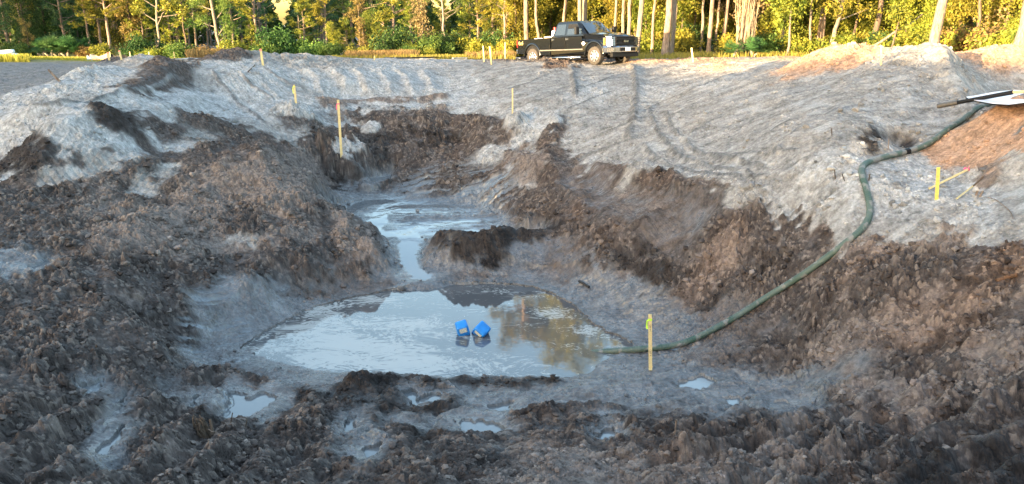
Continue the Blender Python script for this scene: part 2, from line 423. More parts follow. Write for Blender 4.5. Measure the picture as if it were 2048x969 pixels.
CLASSES = 'gsdbktowpy'
ALB = {'g':(.305,.296,.287),'s':(.228,.213,.199),'d':(.15,.145,.142),'b':(.069,.055,.049),'k':(.036,.029,.026),'t':(.150,.120,.105),
       'o':(.36,.225,.15),'w':(.135,.124,.120),'p':(.110,.085,.072),'y':(.22,.19,.055)}  # o: orange earth, with low-sun warmth painted in on the upper heaps
ROUGHC = {'g':.50,'s':.28,'d':.3,'b':1.0,'k':1.0,'t':1.05,'o':.5,'w':.30,'p':.5,'y':.1}
WETC = {'g':.0,'s':.0,'d':.0,'b':.30,'k':.3,'t':.0,'o':.0,'w':1.0,'p':.75,'y':.0}
SOIL = """118 y y y y y y g k s s g g g g g b b b b b s o s s o s s o s s o s
130 d d d d s b g g g g g g g g s s s b s s s s o s s o o o s s s s
150 d d d g s b s g g g s g g s g s s s s s s s s s s s s o s s s s
170 d d g g s d s g g s g g s g g s s s g s s s g s s s s s s s s s
190 d g s g g s g g g s g g s g g s s s g s g s s s s s s s s s s s
210 g d s g g g g g g g g g g g g g s s s s s s s s s s s s s s d d
230 g g s b g g g g s g t b b t s s g s s s s s s s s s s s s s g o
250 g g g k g s b s s b g k b b b g g s s s s s s s s s s s s s s o
275 g g s b b s s b s s b k k k k b t g s s s s s s s s s k s s o o
300 g g b b t g b k b b k k b b b b s s s s s s s s s s s s s o o o
330 g b b t b b t t t t k b b b b b g b g s s s s s s g g g g o o s
360 b b t b b b t t t t k b b b b b g b t g g s s s s s g g g g t s
390 b b b t b b t t t t w w w b b b b b t t b g g g s s g g g g g s
420 b b t t b b t b t b k w w w w b b b b t t b b b g g s g g s g s
450 b b b b t t t b b t b w w w w w b k b b b b b b b s s s s s g s
480 b b b b b t t s t t b k w k k k k b b k k b t b b b t s s t s s
510 w b b b t t t t t b b b w p w w w p b k b b t b b b t t t t b b
540 w b b b b t b b k k p p w p p p w p w k k b t b b b b t b t b t
570 b b b b b b k w w p p p p p p w w w w p k b b b b t b b t b b b
600 b b b b b b w w w w p p p p p w w w w w w p k b b b t t t t t t
640 b b b b t w w w w w w w w w w w w w w w w w p p b t t t t t b b
680 b b b b k b w w w w w w w w w w w w w w w w p b b t t t t b b b
720 b b b b b w w w w w w w w w w w w w w w w p p b b t t b b b t t
760 b b b b b w w k w w w k k k k k k w w w w w w w b b t t b b t b
800 b b b b b b b w w k k w k k w w w w w w w w w w w w b t t t b b
840 b b b w b b k b w k k k w w w w w w b b b b w b w b t b t b b b
880 b b b w b b b b b k w w b k b w b b b b b b b b t b b b b b k b
920 b b b w b t b b b b b w b b b b t t t t b t t t t t t b b b k k
969 b b b b b b b b b b b b b b b t t t t t t t t t t b b b k k b k"""
rows_ = [(r.split()[0], r.split()[1:]) for r in SOIL.split('\n')]
SV = np.array([float(r[0]) for r in rows_])
for r in rows_: assert len(r[1]) == 32, r
SM = np.zeros((len(SV), 32, len(CLASSES)), dtype=np.float32)
for i, r in enumerate(rows_):
    for j, ch in enumerate(r[1]): SM[i, j, CLASSES.index(ch)] = 1
# bake the survey of soils into a ground-fixed table
gx_ = np.tan(np.clip(ga, -1.45, 1.45))
er = np.exp(gl) - 1.0
wx = er * np.sin(ga); wy = er * np.cos(ga) - 1.5
wz = tab
zc = wy * CT - (wz - EYE.z) * ST; yc = wy * ST + (wz - EYE.z) * CT
zc = np.maximum(zc, 0.5)
uu = 1024 + F * wx / zc; vv = 484.5 - F * yc / zc
fu = np.clip((uu - 32) / 64, 0, 31); fv = np.interp(vv, SV, np.arange(len(SV)))
SOILT = bil(SM, fv, fu).astype(np.float32)

def soil_weights(x, y):
    n1 = fbm(x * .9, y * .9, 3); n2 = fbm(x * .9 + 50, y * .9 + 31, 3)
    n3 = fbm(x * 4.5, y * 4.5, 2); n4 = fbm(x * 4.5 + 9, y * 4.5, 2)
    a, l = lp(x, y)
    a = a + .016 * n1 + .008 * n3; l = l + .030 * n2 + .014 * n4
    w = bil(SOILT, (a - TA[0]) / (TA[1] - TA[0]), (l - TL[0]) / (TL[1] - TL[0]))
    return w

POND_Z = -4.2
POND = [(480,700),(520,668),(580,640),(620,618),(690,600),(760,585),(850,572),(900,570),(1000,568),(1070,575),(1120,595),(1160,620),(1190,655),(1240,675),(1285,695),(1230,712),(1195,730),(1190,750),(1140,758),(1000,760),(880,757),(800,752),(740,745),(700,752),(640,745),(560,730),(520,715)]
PUDDLES = [
 [(455,800),(475,783),(500,800),(525,790),(550,798),(530,815),(500,832),(450,835)],[(385,800),(397,797),(392,812),(384,815)],
 [(812,790),(830,783),(838,800),(860,790),(882,795),(870,808),(830,812)],[(690,850),(712,838),(705,860),(685,872)],
 [(980,818),(1020,810),(1012,830),(980,832)],[(60,537),(95,524),(110,526),(85,539),(70,543)],[(195,905),(225,878),(245,860),(240,880),(215,912)],
 [(742,358),(780,352),(778,361),(745,365)],[(1360,766),(1400,757),(1430,765),(1400,780),(1365,777)],[(1450,800),(1475,797),(1482,814),(1460,812)],
 [(1548,808),(1568,805),(1573,812),(1552,815)],[(1195,842),(1215,837),(1222,845),(1200,849)],[(165,776),(205,763),(200,776),(178,784)],
 [(930,845),(985,850),(1010,866),(960,876),(925,862)],[(232,816),(252,798),(250,813)],[(1190,872),(1225,865),(1235,878),(1205,884)],[(730,905),(760,895),(755,912),(735,918)]]
STREAM = [([(672,396),(705,398),(745,400),(790,405),(760,422),(742,440),(775,456),(822,462),(815,485),(822,515),(845,548)],[.12,.2,.45,.3,.35,.3,.25,.4,.25,.2,.28]),
          ([(745,420),(800,412),(850,405),(905,398),(940,392)],[.3,.28,.2,.16,.08]),
          ([(820,462),(870,452),(930,440),(985,430)],[.3,.2,.13,.05]),([(860,470),(920,462),(1000,455),(1060,452)],[.12,.2,.2,.08]),
          ([(800,425),(880,418),(950,408)],[.08,.16,.06])]

def poly_sd(x, y, P):
    d = np.full(x.shape, 1e9); inside = np.zeros(x.shape, bool)
    n = len(P)
    for i in range(n):
        ax, ay = P[i][:2]; bx, by = P[(i + 1) % n][:2]
        dx, dy = bx - ax, by - ay
        t = np.clip(((x - ax) * dx + (y - ay) * dy) / (dx * dx + dy * dy + 1e-12), 0, 1)
        d = np.minimum(d, np.hypot(x - ax - dx * t, y - ay - dy * t))
        c = ((ay > y) != (by > y)) & (x < (bx - ax) * (y - ay) / (by - ay + 1e-12) + ax)
        inside ^= c
    return np.where(inside, -d, d)

pond_w = resample(np.array([at_z(u, v, POND_Z)[:2] for u, v in POND + [POND[0]]]), .35, 2)[:-1]
pud_w = []
for P in PUDDLES:
    hs = np.array([hit(u, v) for u, v in P])
    z = float(np.median(hs[:, 2])) - .03
    if z < -3.95: z = max(z, POND_Z + .02)
    Q_ = np.array([at_z(u, v, z)[:2] for u, v in P]); pud_w.append((Q_.mean(0) + (Q_ - Q_.mean(0)) * 1.2, z))
stream_w = []
for pts, ws in STREAM:
    hs = np.array([hit(u, v) for u, v in pts])
    zz = np.minimum.accumulate(hs[:, 2])[:] if hs[0, 2] > hs[-1, 2] else hs[:, 2]
    stream_w.append((resample(np.column_stack([hs[:, :2], hs[:, 2] + .02, ws]), .12, 2)))

def sub(mask, *arrs): return [a[mask] for a in arrs]

def near_box(x, y, P, pad):
    return (x > P[:, 0].min() - pad) & (x < P[:, 0].max() + pad) & (y > P[:, 1].min() - pad) & (y < P[:, 1].max() + pad)

def terrain(x, y, full=True):
    """height, soil weights (n, classes), roughness"""
    sh = x.shape
    x = x.ravel().astype(np.float64); y = y.ravel().astype(np.float64)
    h = base_h(x, y)
    w = soil_weights(x, y)
    rough = w @ np.array([ROUGHC[c] for c in CLASSES], dtype=np.float32)
    def set_class(m, cls, k):
        if cls is None: return
        ci = CLASSES.index(cls)
        k = k[:, None]
        ww = w[m] * (1 - k); ww[:, ci] += k[:, 0]; w[m] = ww
    wob = fbm(x * 1.6, y * 1.6, 3)
    for pl, hh, wn, wp, cls, rg, cw in RIDGES:
        m = near_box(x, y, pl, 2.2 * max(wn, wp) + .3)
        if not m.any(): continue
        sd, al, L = line_coords(x[m], y[m], pl)
        wb = wob[m]
        sd = sd + .28 * wb * max(wn, wp)
        ww = np.where(sd < 0, wn, wp)
        endf = np.clip(np.minimum(al, L - al) / .5 + .25, 0, 1)
        g = np.exp(-(np.abs(sd) / ww) ** 1.6) * endf
        amp = 1 + .45 * perlin(al * .9 + 3, al * 0 + hh * 37)
        h[m] += hh * g * amp
        if cls:
            gc = np.clip(np.exp(-(np.abs(sd) / cw) ** 2.5) * endf * 1.1, 0, 1) * np.clip(.85 + .8 * wb, 0, 1)
            set_class(m, cls, gc)
        if rg: rough[m] = rough[m] * (1 - g) + rg * g
    for bx, by, hh, rad, pw, cls, rg in BUMPS_W:
        m = (np.abs(x - bx) < 2.4 * rad) & (np.abs(y - by) < 2.4 * rad)
        if not m.any(): continue
        d = np.hypot(x[m] - bx, y[m] - by) * (1 + .30 * wob[m])
        g = np.exp(-(d / rad) ** pw)
        h[m] += hh * g
        set_class(m, cls, np.clip(g * 1.25, 0, 1))
        rough[m] = rough[m] * (1 - g) + rg * g
    # undercut pedestal
    d = np.hypot(x - PED[0], (y - PED[1] - 1.0))
    m = d < 3
    dd = d[m] * (1 + .35 * wob[m])
    g = 1 / (1 + np.exp((dd - .80) / .045))
    h[m] = h[m] + .62 * g
    set_class(m, 'b', 4 * g * (1 - g))
    gt = np.clip((g - .9) * 10, 0, 1) * np.clip(.6 + 2.0 * wob[m], 0, 1)
    set_class(m, 'g', gt)
    # smooth large undulation
    h += .05 * fbm(x * .55, y * .55, 3) * np.clip(rough + .5, 0, 1.3)
    wetstreak = []
    # streaks
    for (p0, p1, ra, rl, amp, sc, per) in ZS:
        a, l = lp(x, y)
        c = (p0 + p1) / 2; ca, cl = lp(c[0], c[1])
        q = ((a - ca) / ra) ** 2 + ((l - cl) / rl) ** 2
        m = q < 1
        if not m.any(): continue
        wgt = (1 - q[m]) ** 1.2; wgt = np.minimum(1, wgt * 1.6)
        dv = (p1 - p0) / np.hypot(*(p1 - p0))
        xa = (x[m] - c[0]) * dv[0] + (y[m] - c[1]) * dv[1]
        ya = -(x[m] - c[0]) * dv[1] + (y[m] - c[1]) * dv[0]
        ya = ya + .06 * perlin(xa * .5, ya * .5)
        if per == 1:
            ph = ya * sc * 2 * np.pi + 1.3 * perlin(xa * .5, ya * .5 + 9)
            s = np.sin(ph) * (.8 + .5 * perlin(xa * 1.4, ya * 1.4)) + .4 * perlin(xa * 3, ya * sc * 2)
        else:
            s = .8 * perlin(xa * .2, ya * sc * .5) + .8 * (.6 - 2 * np.abs(perlin(xa * .3 + 7, ya * sc * 1.1))) + .5 * (.5 - 2 * np.abs(perlin(xa * .55, ya * sc * 2.4))) + .25 * perlin(xa * 4, ya * sc * 4)
            s = s - .6 * np.abs(perlin(xa * .4 + 31, ya * sc * .8))
        h[m] += amp * s * wgt * (.65 if per == 0 else 1)
        if per == 2: wetstreak.append((m, np.clip((.05 - s) * 2.2, 0, 1) * np.clip(wgt * 1.3, 0, 1)))
        # streak shading put into the soil weights: crests paler, troughs darker
        k = np.clip(s * .5, 0, .5) * wgt
        wm = w[m]; sg = wm[:, 1] * k; wm[:, 1] -= sg; wm[:, 0] += sg
        k2 = np.clip(-s * .6, 0, .6) * wgt; sg = wm[:, 1] * k2 * .5; wm[:, 1] -= sg; wm[:, 2] += sg
        w[m] = wm
    for pl, hw, sp, amp in CL:
        if amp == 0: continue
        m = near_box(x, y, pl, hw + .3)
        sd, al, L = line_coords(x[m], y[m], pl)
        g = np.clip((hw + .08 - np.abs(sd)) / .12, 0, 1) * np.clip(np.minimum(al, L - al) / .3, 0, 1) * np.clip(.75 + wob[m], 0, 1)
        h[m] += g * (amp * np.abs(np.sin(np.pi * al / sp)) ** .7 - .06)
        rough[m] *= 1 - .8 * g
    rough = np.clip(rough * (1 + .5 * wob), .03, 1.4)
    far = np.clip((np.hypot(x, y) - 40) / 15, 0, 1)
    rough *= 1 - .8 * far
    pool = np.zeros(x.shape, dtype=np.float32)
    for m_, k_ in wetstreak: pool[m_] = np.maximum(pool[m_], k_)
    # lumps and clods
    hs_ = h * .9
    wxp = x + .5 * hs_ * np.tanh(x / 2.5) + .03 * perlin(x * 5.1, y * 5.1); wyp = y + .5 * hs_ + .03 * perlin(x * 5.1 + 40, y * 5.1)
    f1, f2, rv = worley(wxp * 2.9, wyp * 2.9)
    dome = np.sqrt(np.clip(1 - (f1 / .72) ** 2, 0, 1))
    big = np.clip((rough - .45) * 1.6, 0, 1)
    det = big * .11 * dome * (rv ** 1.3) + rough * .06 * fbm(x * 2.3, y * 2.3, 5, .6)
    f1, f2, rv2 = worley(wxp * 7.6 + 11, wyp * 7.6)
    dome = np.sqrt(np.clip(1 - (f1 / .70) ** 2, 0, 1))
    patch = np.clip(.50 + 1.1 * fbm(x * .7 + 70, y * .7, 3), .06, 1.3)
    det += rough * .074 * dome * (.08 + 1.15 * rv2 ** 1.5) * patch
    if full:
        f1, f2, rv3 = worley(wxp * 17.0 + 5, wyp * 17.0)
        dome = np.sqrt(np.clip(1 - (f1 / .68) ** 2, 0, 1))
        det += rough * .046 * dome * (.2 + rv3) * np.clip(patch + .1, .2, 1.2)
        det += (.15 + rough) * .010 * fbm(x * 19, y * 19, 2)
    else:
        rv3 = rv2
    # ripples on wet mud
    wet = w @ np.array([WETC[c] for c in CLASSES], dtype=np.float32)
    det += np.clip(wet - .4, 0, 1) * (.03 * (1 - 2 * np.abs(perlin(wxp * 2.7, wyp * 4.2))) + .02 * (1 - 2 * np.abs(perlin(wxp * 6.3, wyp * 9))))
    # water bodies
    shore = .05 * fbm(x * 5, y * 5, 3)
    def flatten(P, z, pad, bank, depth):
        nonlocal h, det, pool
        m = near_box(x, y, P, pad)
        if not m.any(): return
        sdist = poly_sd(x[m], y[m], P) + shore[m] * 1.2
        hm = h[m]; dm = det[m]
        out = sdist > 0
        k = np.clip(1 - sdist / pad, 0, 1)
        lo = z + .012 + bank * sdist - .6 * (1 - k) ** 6
        ins = np.minimum(hm, z - np.minimum(depth, .02 - .25 * sdist)) if depth > .1 else np.full_like(hm, z)
        hm2 = np.where(out, np.maximum(hm * (1 - k) + (lo + .02) * k, lo), ins)
        if depth < .1: pool[m] = np.maximum(pool[m], np.clip(.5 - sdist * 13, 0, 1)); dm = np.where(out, dm, 0)
        dm2 = np.where(out, dm * np.clip(.35 + sdist / .5, 0, 1), dm * .1)
        h[m] = hm2; det[m] = dm2
        kk = np.clip(1 - sdist / .35, 0, 1) * .7
        set_class(m, 'w', kk)
    flatten(pond_w, POND_Z, .9, .10, .5)
    for P, z in pud_w:
        flatten(P, z, .5, .15, .06)
    for S in stream_w:
        m = near_box(x, y, S[:, :2], 1.2)
        if not m.any(): continue
        sd, al, L = line_coords(x[m], y[m], S[:, :2])
        ss = np.concatenate([[0], np.cumsum(np.hypot(*(S[1:, :2] - S[:-1, :2]).T))])
        zz = np.interp(y[m], [17.2, 20, 22, 24.5, 27], [-4.08, -3.88, -3.78, -3.68, -3.6]); ww = np.interp(al, ss, S[:, 3])
        e = np.abs(sd) * (1 + .25 * wob[m]) + shore[m] * 1.5 - ww * .9
        k = np.clip(1 - e / .8, 0, 1); k = k * k * (3 - 2 * k)
        tgt = np.where(e < 0, zz, zz + e * .05)
        pool[m] = np.maximum(pool[m], np.clip(.5 - e * 14, 0, 1))
        h[m] = h[m] * (1 - k) + tgt * k
        det[m] *= 1 - .92 * k
        set_class(m, 'w', np.clip(k * 1.2, 0, 1) * .85)
    wet = w @ np.array([WETC[c] for c in CLASSES], dtype=np.float32)
    global POOL_
    det *= 1 - pool * .8
    POOL_ = pool
    return (h + det).reshape(sh), w, rough, wet, rv2, rv3, wob

ZS = [(world_line([z[0]])[0], world_line([z[1]])[0], z[2], z[3], z[4], z[5], z[6]) for z in ZONES]
CL = [(resample(world_line(c[0]), .4, 1), c[1], c[2], c[3]) for c in CLEATS]

ALBM = np.array([ALB[c] for c in CLASSES], dtype=np.float32)
def soil_colour(x, y, w, rough, rv2, rv3, wob):
    w = np.maximum(w, 0) ** 3.0; w /= w.sum(1, keepdims=True) + 1e-6
    c = w @ ALBM
    sp = fbm(x * 9, y * 9, 3, .8)
    sp2 = fbm(x * 1.7 + 30, y * 3.1, 4, .6)
    n = fbm(x * 2.2, y * 2.2, 4)
    cl = (.86 + .22 * rv2 + .30 * (rv3 - .5))
    k = np.clip(rough, 0, 1)[:, None]
    m = np.clip(1 + .25 * n + .34 * sp + .16 * sp2, .35, 1.9)[:, None]
    c = c * m * (1 - k + k * cl[:, None])
    # drier, paler crumbs on brown earth
    dry = (np.clip(rv3 - .72, 0, 1) * 3.2)[:, None] * k * (w[:, 3] + w[:, 5] * 1.5)[:, None]
    c = c * (1 - dry) + dry * np.array([.21, .17, .145])
    # rusty tint patches
    ru = np.clip(perlin(x * .7 + 5, y * .7 - 8) * 1.5, 0, 1)[:, None] * (w[:, 3] + w[:, 5] * .6)[:, None] * .22 * (1 + np.tanh(x / 4))[:, None]
    c = c * (1 + ru * np.array([.45, .05, -.25]))
    # pale salt-like sand dust over grey sand
    du = np.clip(fbm(x * 1.1 + 80, y * 2.2, 4) - .15, 0, .6)[:, None] * (w[:, 1] + w[:, 7] * .35)[:, None]
    c = c * (1 - du) + du * np.array([.39, .38, .365])
    return np.clip(c, .01, .8)

# polar ground sheet
def ramp(vals, steps):
    out = [vals[0]]
    while out[-1] < vals[-1]:
        out.append(out[-1] + np.interp(out[-1], vals, steps))
    return np.array(out)
rr = ramp([1.0, 5, 6.5, 10, 15, 20, 30, 40, 48, 60, 120, 600, 2500], [.12, .05, .012, .016, .022, .030, .048, .075, .12, .35, 2.0, 25, 150])
aa_in = np.arange(R(-36.5), R(36.5), .00112)
aa = np.concatenate([ramp([R(-80), R(-50), R(-36.5)], [.02, .008, .004])[:-1], aa_in, ramp([R(36.5) + .001, R(50), R(80)], [.002, .008, .02])])
AG, RG = np.meshgrid(aa, rr, indexing='ij')
X = (RG * np.sin(AG)).astype(np.float64); Y = (RG * np.cos(AG)).astype(np.float64)
H, Wt, RO, WE, RV2, RV3, WOB = terrain(X, Y)
POOLM = POOL_.copy()
RO = RO * (1 - POOLM)
CC = soil_colour(X.ravel(), Y.ravel(), Wt, RO, RV2, RV3, WOB)
na, nr = X.shape
idx = np.arange(na * nr).reshape(na, nr)
faces = np.stack([idx[:-1, :-1], idx[1:, :-1], idx[1:, 1:], idx[:-1, 1:]], -1).reshape(-1, 4)[:, ::-1]
print('ground', na, nr)

def H_at(x, y):
    """height of the finished ground"""
    a = math.atan2(x, y); r = math.hypot(x, y)
    i = int(np.clip(np.searchsorted(aa, a) - 1, 0, na - 2)); j = int(np.clip(np.searchsorted(rr, r) - 1, 0, nr - 2))
    ta = (a - aa[i]) / (aa[i + 1] - aa[i]); tr = (r - rr[j]) / (rr[j + 1] - rr[j])
    return float((H[i, j] * (1 - ta) + H[i + 1, j] * ta) * (1 - tr) + (H[i, j + 1] * (1 - ta) + H[i + 1, j + 1] * ta) * tr)
def H_arr(x, y):
    a = np.arctan2(x, y); r = np.hypot(x, y)
    i = np.clip(np.searchsorted(aa, a) - 1, 0, na - 2); j = np.clip(np.searchsorted(rr, r) - 1, 0, nr - 2)
    ta = (a - aa[i]) / (aa[i + 1] - aa[i]); tr = (r - rr[j]) / (rr[j + 1] - rr[j])
    return (H[i, j] * (1 - ta) + H[i + 1, j] * ta) * (1 - tr) + (H[i, j + 1] * (1 - ta) + H[i + 1, j + 1] * ta) * tr, i * nr + j
def hitf(u, v):
    """point on the finished ground seen at (u, v)"""
    d = ray(u, v)
    t = np.concatenate([np.arange(5, 20, .01), np.arange(20, 110, .03)])
    x = d[0] * t; y = d[1] * t; z = EYE.z + d[2] * t
    hh, _ = H_arr(x, y)
    b = np.nonzero(z < hh)[0]
    i = b[0] if len(b) else len(t) - 1
    return Vector((x[i], y[i], hh[i]))

# ground material
def ground_material():
    m, nt, b = nodes_of('earth')
    N = nt.nodes; L = nt.links
    at = N.new('ShaderNodeAttribute'); at.attribute_name = 'tint'
    wt = N.new('ShaderNodeAttribute'); wt.attribute_name = 'wet'
    tc = N.new('ShaderNodeTexCoord')
    n1 = N.new('ShaderNodeTexNoise'); n1.inputs['Scale'].default_value = 23; n1.inputs['Detail'].default_value = 7; n1.inputs['Roughness'].default_value = .7
    L.new(tc.outputs['Object'], n1.inputs['Vector'])
    mr = N.new('ShaderNodeMapRange'); mr.inputs[1].default_value = .3; mr.inputs[2].default_value = .7; mr.inputs[3].default_value = .70; mr.inputs[4].default_value = 1.30
    L.new(n1.outputs[0], mr.inputs[0])
    dk = N.new('ShaderNodeMapRange'); dk.inputs[3].default_value = 1.0; dk.inputs[4].default_value = .80
    L.new(wt.outputs['Fac'], dk.inputs[0])
    mu = N.new('ShaderNodeMath'); mu.operation = 'MULTIPLY'
    L.new(mr.outputs[0], mu.inputs[0]); L.new(dk.outputs[0], mu.inputs[1])
    mx = N.new('ShaderNodeVectorMath'); mx.operation = 'SCALE'
    L.new(at.outputs['Color'], mx.inputs[0]); L.new(mu.outputs[0], mx.inputs['Scale'])
    L.new(mx.outputs[0], b.inputs['Base Color'])
    n2 = N.new('ShaderNodeTexNoise'); n2.inputs['Scale'].default_value = 3.5; n2.inputs['Detail'].default_value = 5
    L.new(tc.outputs['Object'], n2.inputs['Vector'])
    # wetness broken up by noise -> roughness
    ad = N.new('ShaderNodeMath'); ad.operation = 'MULTIPLY_ADD'; ad.inputs[1].default_value = 1.6; ad.inputs[2].default_value = -.8
    L.new(n2.outputs[0], ad.inputs[0])
    sm = N.new('ShaderNodeMath'); sm.operation = 'ADD'; L.new(wt.outputs['Fac'], sm.inputs[0]); L.new(ad.outputs[0], sm.inputs[1])
    rm = N.new('ShaderNodeMapRange'); rm.inputs[1].default_value = .25; rm.inputs[2].default_value = 1.1; rm.inputs[3].default_value = .95; rm.inputs[4].default_value = .14
    L.new(sm.outputs[0], rm.inputs[0]); L.new(rm.outputs[0], b.inputs['Roughness'])
    sp = N.new('ShaderNodeMapRange'); sp.inputs[1].default_value = .25; sp.inputs[2].default_value = 1.0; sp.inputs[3].default_value = .15; sp.inputs[4].default_value = .75
    L.new(sm.outputs[0], sp.inputs[0]); L.new(sp.outputs[0], b.inputs['Specular IOR Level'])
    pa = N.new('ShaderNodeAttribute'); pa.attribute_name = 'pool'
    mc = N.new('ShaderNodeMix'); mc.data_type = 'RGBA'; L.new(pa.outputs['Fac'], mc.inputs[0]); L.new(mx.outputs[0], mc.inputs[6]); mc.inputs[7].default_value = (.13, .135, .14, 1); L.new(mc.outputs[2], b.inputs['Base Color'])
    mro = N.new('ShaderNodeMix'); L.new(pa.outputs['Fac'], mro.inputs[0]); L.new(rm.outputs[0], mro.inputs[2]); mro.inputs[3].default_value = .06; L.new(mro.outputs[0], b.inputs['Roughness'])
    msp = N.new('ShaderNodeMix'); L.new(pa.outputs['Fac'], msp.inputs[0]); L.new(sp.outputs[0], msp.inputs[2]); msp.inputs[3].default_value = 1.0; L.new(msp.outputs[0], b.inputs['Specular IOR Level'])
    inv = N.new('ShaderNodeMath'); inv.operation = 'MULTIPLY_ADD'; inv.inputs[1].default_value = -.55; inv.inputs[2].default_value = .58; L.new(pa.outputs['Fac'], inv.inputs[0])
    bp = N.new('ShaderNodeBump'); L.new(inv.outputs[0], bp.inputs['Strength']); bp.inputs['Distance'].default_value = .02
    L.new(n1.outputs[0], bp.inputs['Height']); L.new(bp.outputs[0], b.inputs['Normal'])
    return m
M_EARTH = ground_material()
V = np.stack([X.ravel(), Y.ravel(), H.ravel()], 1)
me = np_mesh('ground', V, faces, M_EARTH, CC, smooth=False, extra={'wet': WE, 'pool': POOLM})
ground = tag(link('ground', me), kind='structure')
# the sheet behind the camera, out to the horizon
def back_ground():
    bm = bmesh.new()
    ring = []
    for r in (0.0, 1.0, 3, 8, 20, 60, 200, 900, 2500):
        row = []
        for k in range(25):
            a = R(80) + R(200) * k / 24
            x, y = r * math.sin(a), r * math.cos(a)
            z = .1 if r < 1.5 else float(base_h(np.array([x]), np.array([max(y, -1.0)]))[0]) if r < 60 and y > -1.0 else (.1 if r < 10 else -.4)
            if r >= 1 and k in (0, 24): z = float(np.interp(r, rr, H[-1 if k == 0 else 0]))
            row.append(bm.verts.new((x, y, z)))
        ring.append(row)
    for a, b in zip(ring[1:], ring[2:]):
        for k in range(24): bm.faces.new((a[k], a[k + 1], b[k + 1], b[k]))
    c = bm.verts.new((0, 0, .1))
    for k in range(24): bm.faces.new((c, ring[1][k + 1], ring[1][k]))
    me = bpy.data.meshes.new('ground'); bm.to_mesh(me); bm.free()
    return me
o = link('ground', back_ground(), None, mat_plain('earth_dry', (.25, .23, .2), .95, var=.3, scale=2)); tag(o, kind='structure')

# ------------------------------------------------------------------ water
def water_mat(name, body, foam_amt, rough=.04):
    m, nt, b = nodes_of(name); N = nt.nodes; L = nt.links
    tc = N.new('ShaderNodeTexCoord')
    b.inputs['Base Color'].default_value = (*body, 1)
    b.inputs['Roughness'].default_value = rough
    b.inputs['IOR'].default_value = 1.6
    b.inputs['Specular IOR Level'].default_value = .5
    if foam_amt:
        df = N.new('ShaderNodeBsdfPrincipled'); df.inputs['Roughness'].default_value = .7; df.inputs['Base Color'].default_value = (.50, .50, .47, 1)
        mp = N.new('ShaderNodeMapping'); mp.inputs['Scale'].default_value = (1.0, 1.7, 1); mp.inputs['Rotation'].default_value = (0, 0, .12)
        L.new(tc.outputs['Object'], mp.inputs[0])
        wv = N.new('ShaderNodeTexNoise'); wv.inputs['Scale'].default_value = .55; wv.inputs['Detail'].default_value = 2; L.new(mp.outputs[0], wv.inputs[0])
        sc = N.new('ShaderNodeVectorMath'); sc.operation = 'MULTIPLY_ADD'; sc.inputs[1].default_value = (2.6, 1.6, 0)
        L.new(wv.outputs['Color'], sc.inputs[0]); L.new(mp.outputs[0], sc.inputs[2])
        fine = N.new('ShaderNodeTexNoise'); fine.inputs['Scale'].default_value = 9; fine.inputs['Detail'].default_value = 8; fine.inputs['Roughness'].default_value = .62; fine.inputs['Distortion'].default_value = .6
        L.new(sc.outputs[0], fine.inputs[0])
        big = N.new('ShaderNodeTexNoise'); big.inputs['Scale'].default_value = 1.1; big.inputs['Detail'].default_value = 3; L.new(sc.outputs[0], big.inputs[0])
        at = N.new('ShaderNodeAttribute'); at.attribute_name = 'foam'
        a1 = N.new('ShaderNodeMath'); a1.operation = 'MULTIPLY_ADD'; a1.inputs[1].default_value = .55; L.new(big.outputs[0], a1.inputs[0]); L.new(at.outputs['Fac'], a1.inputs[2])
        a2 = N.new('ShaderNodeMath'); a2.operation = 'ADD'; L.new(a1.outputs[0], a2.inputs[0]); L.new(fine.outputs[0], a2.inputs[1])
        rp = N.new('ShaderNodeMapRange'); rp.inputs[1].default_value = .975; rp.inputs[2].default_value = 1.09; rp.inputs[4].default_value = .62; L.new(a2.outputs[0], rp.inputs[0])
        mx = N.new('ShaderNodeMixShader'); L.new(rp.outputs[0], mx.inputs[0]); L.new(b.outputs[0], mx.inputs[1]); L.new(df.outputs[0], mx.inputs[2])
        out = N['Material Output']; L.new(mx.outputs[0], out.inputs[0])
    n = N.new('ShaderNodeTexNoise'); n.inputs['Scale'].default_value = 4; n.inputs['Detail'].default_value = 2
    L.new(tc.outputs['Object'], n.inputs[0])
    bp = N.new('ShaderNodeBump'); bp.inputs['Strength'].default_value = .05; bp.inputs['Distance'].default_value = .02
    L.new(n.outputs[0], bp.inputs['Height']); L.new(bp.outputs[0], b.inputs['Normal'])
    return m
M_POND = water_mat('pond_water', (.08, .082, .086), 1)
M_WATER = water_mat('puddle_water', (.15, .145, .14), 0)
M_STREAM = water_mat('milky_water', (.26, .26, .265), 0, .10)
# pond: a fine grid so that foam can vary
gx0, gx1 = pond_w[:, 0].min() - .5, pond_w[:, 0].max() + .6; gy0, gy1 = pond_w[:, 1].min() - .4, pond_w[:, 1].max() + .4
nx, ny = 150, 110
PX, PY = np.meshgrid(np.linspace(gx0, gx1, nx), np.linspace(gy0, gy1, ny), indexing='ij')
sdp = poly_sd(PX, PY, pond_w)
keep = sdp < .35
pid = np.arange(nx * ny).reshape(nx, ny)
fq = np.stack([pid[:-1, :-1], pid[1:, :-1], pid[1:, 1:], pid[:-1, 1:]], -1).reshape(-1, 4)
kf = keep[:-1, :-1].ravel() & keep[1:, :-1].ravel() & keep[1:, 1:].ravel() & keep[:-1, 1:].ravel()
FO = [((600,690),.16,1.1),((660,655),.22,1.2),((760,700),.22,1.2),((640,730),.15,.9),((830,735),.14,1.0),((740,600),.16,.7),((640,615),.2,.5),((860,650),.10,.9),((960,735),.08,1.0),((1100,630),.12,.55),((1170,660),.12,.5),((1090,590),.08,.5),((1000,690),.04,1.0)]
foam = np.full(PX.shape, .115)
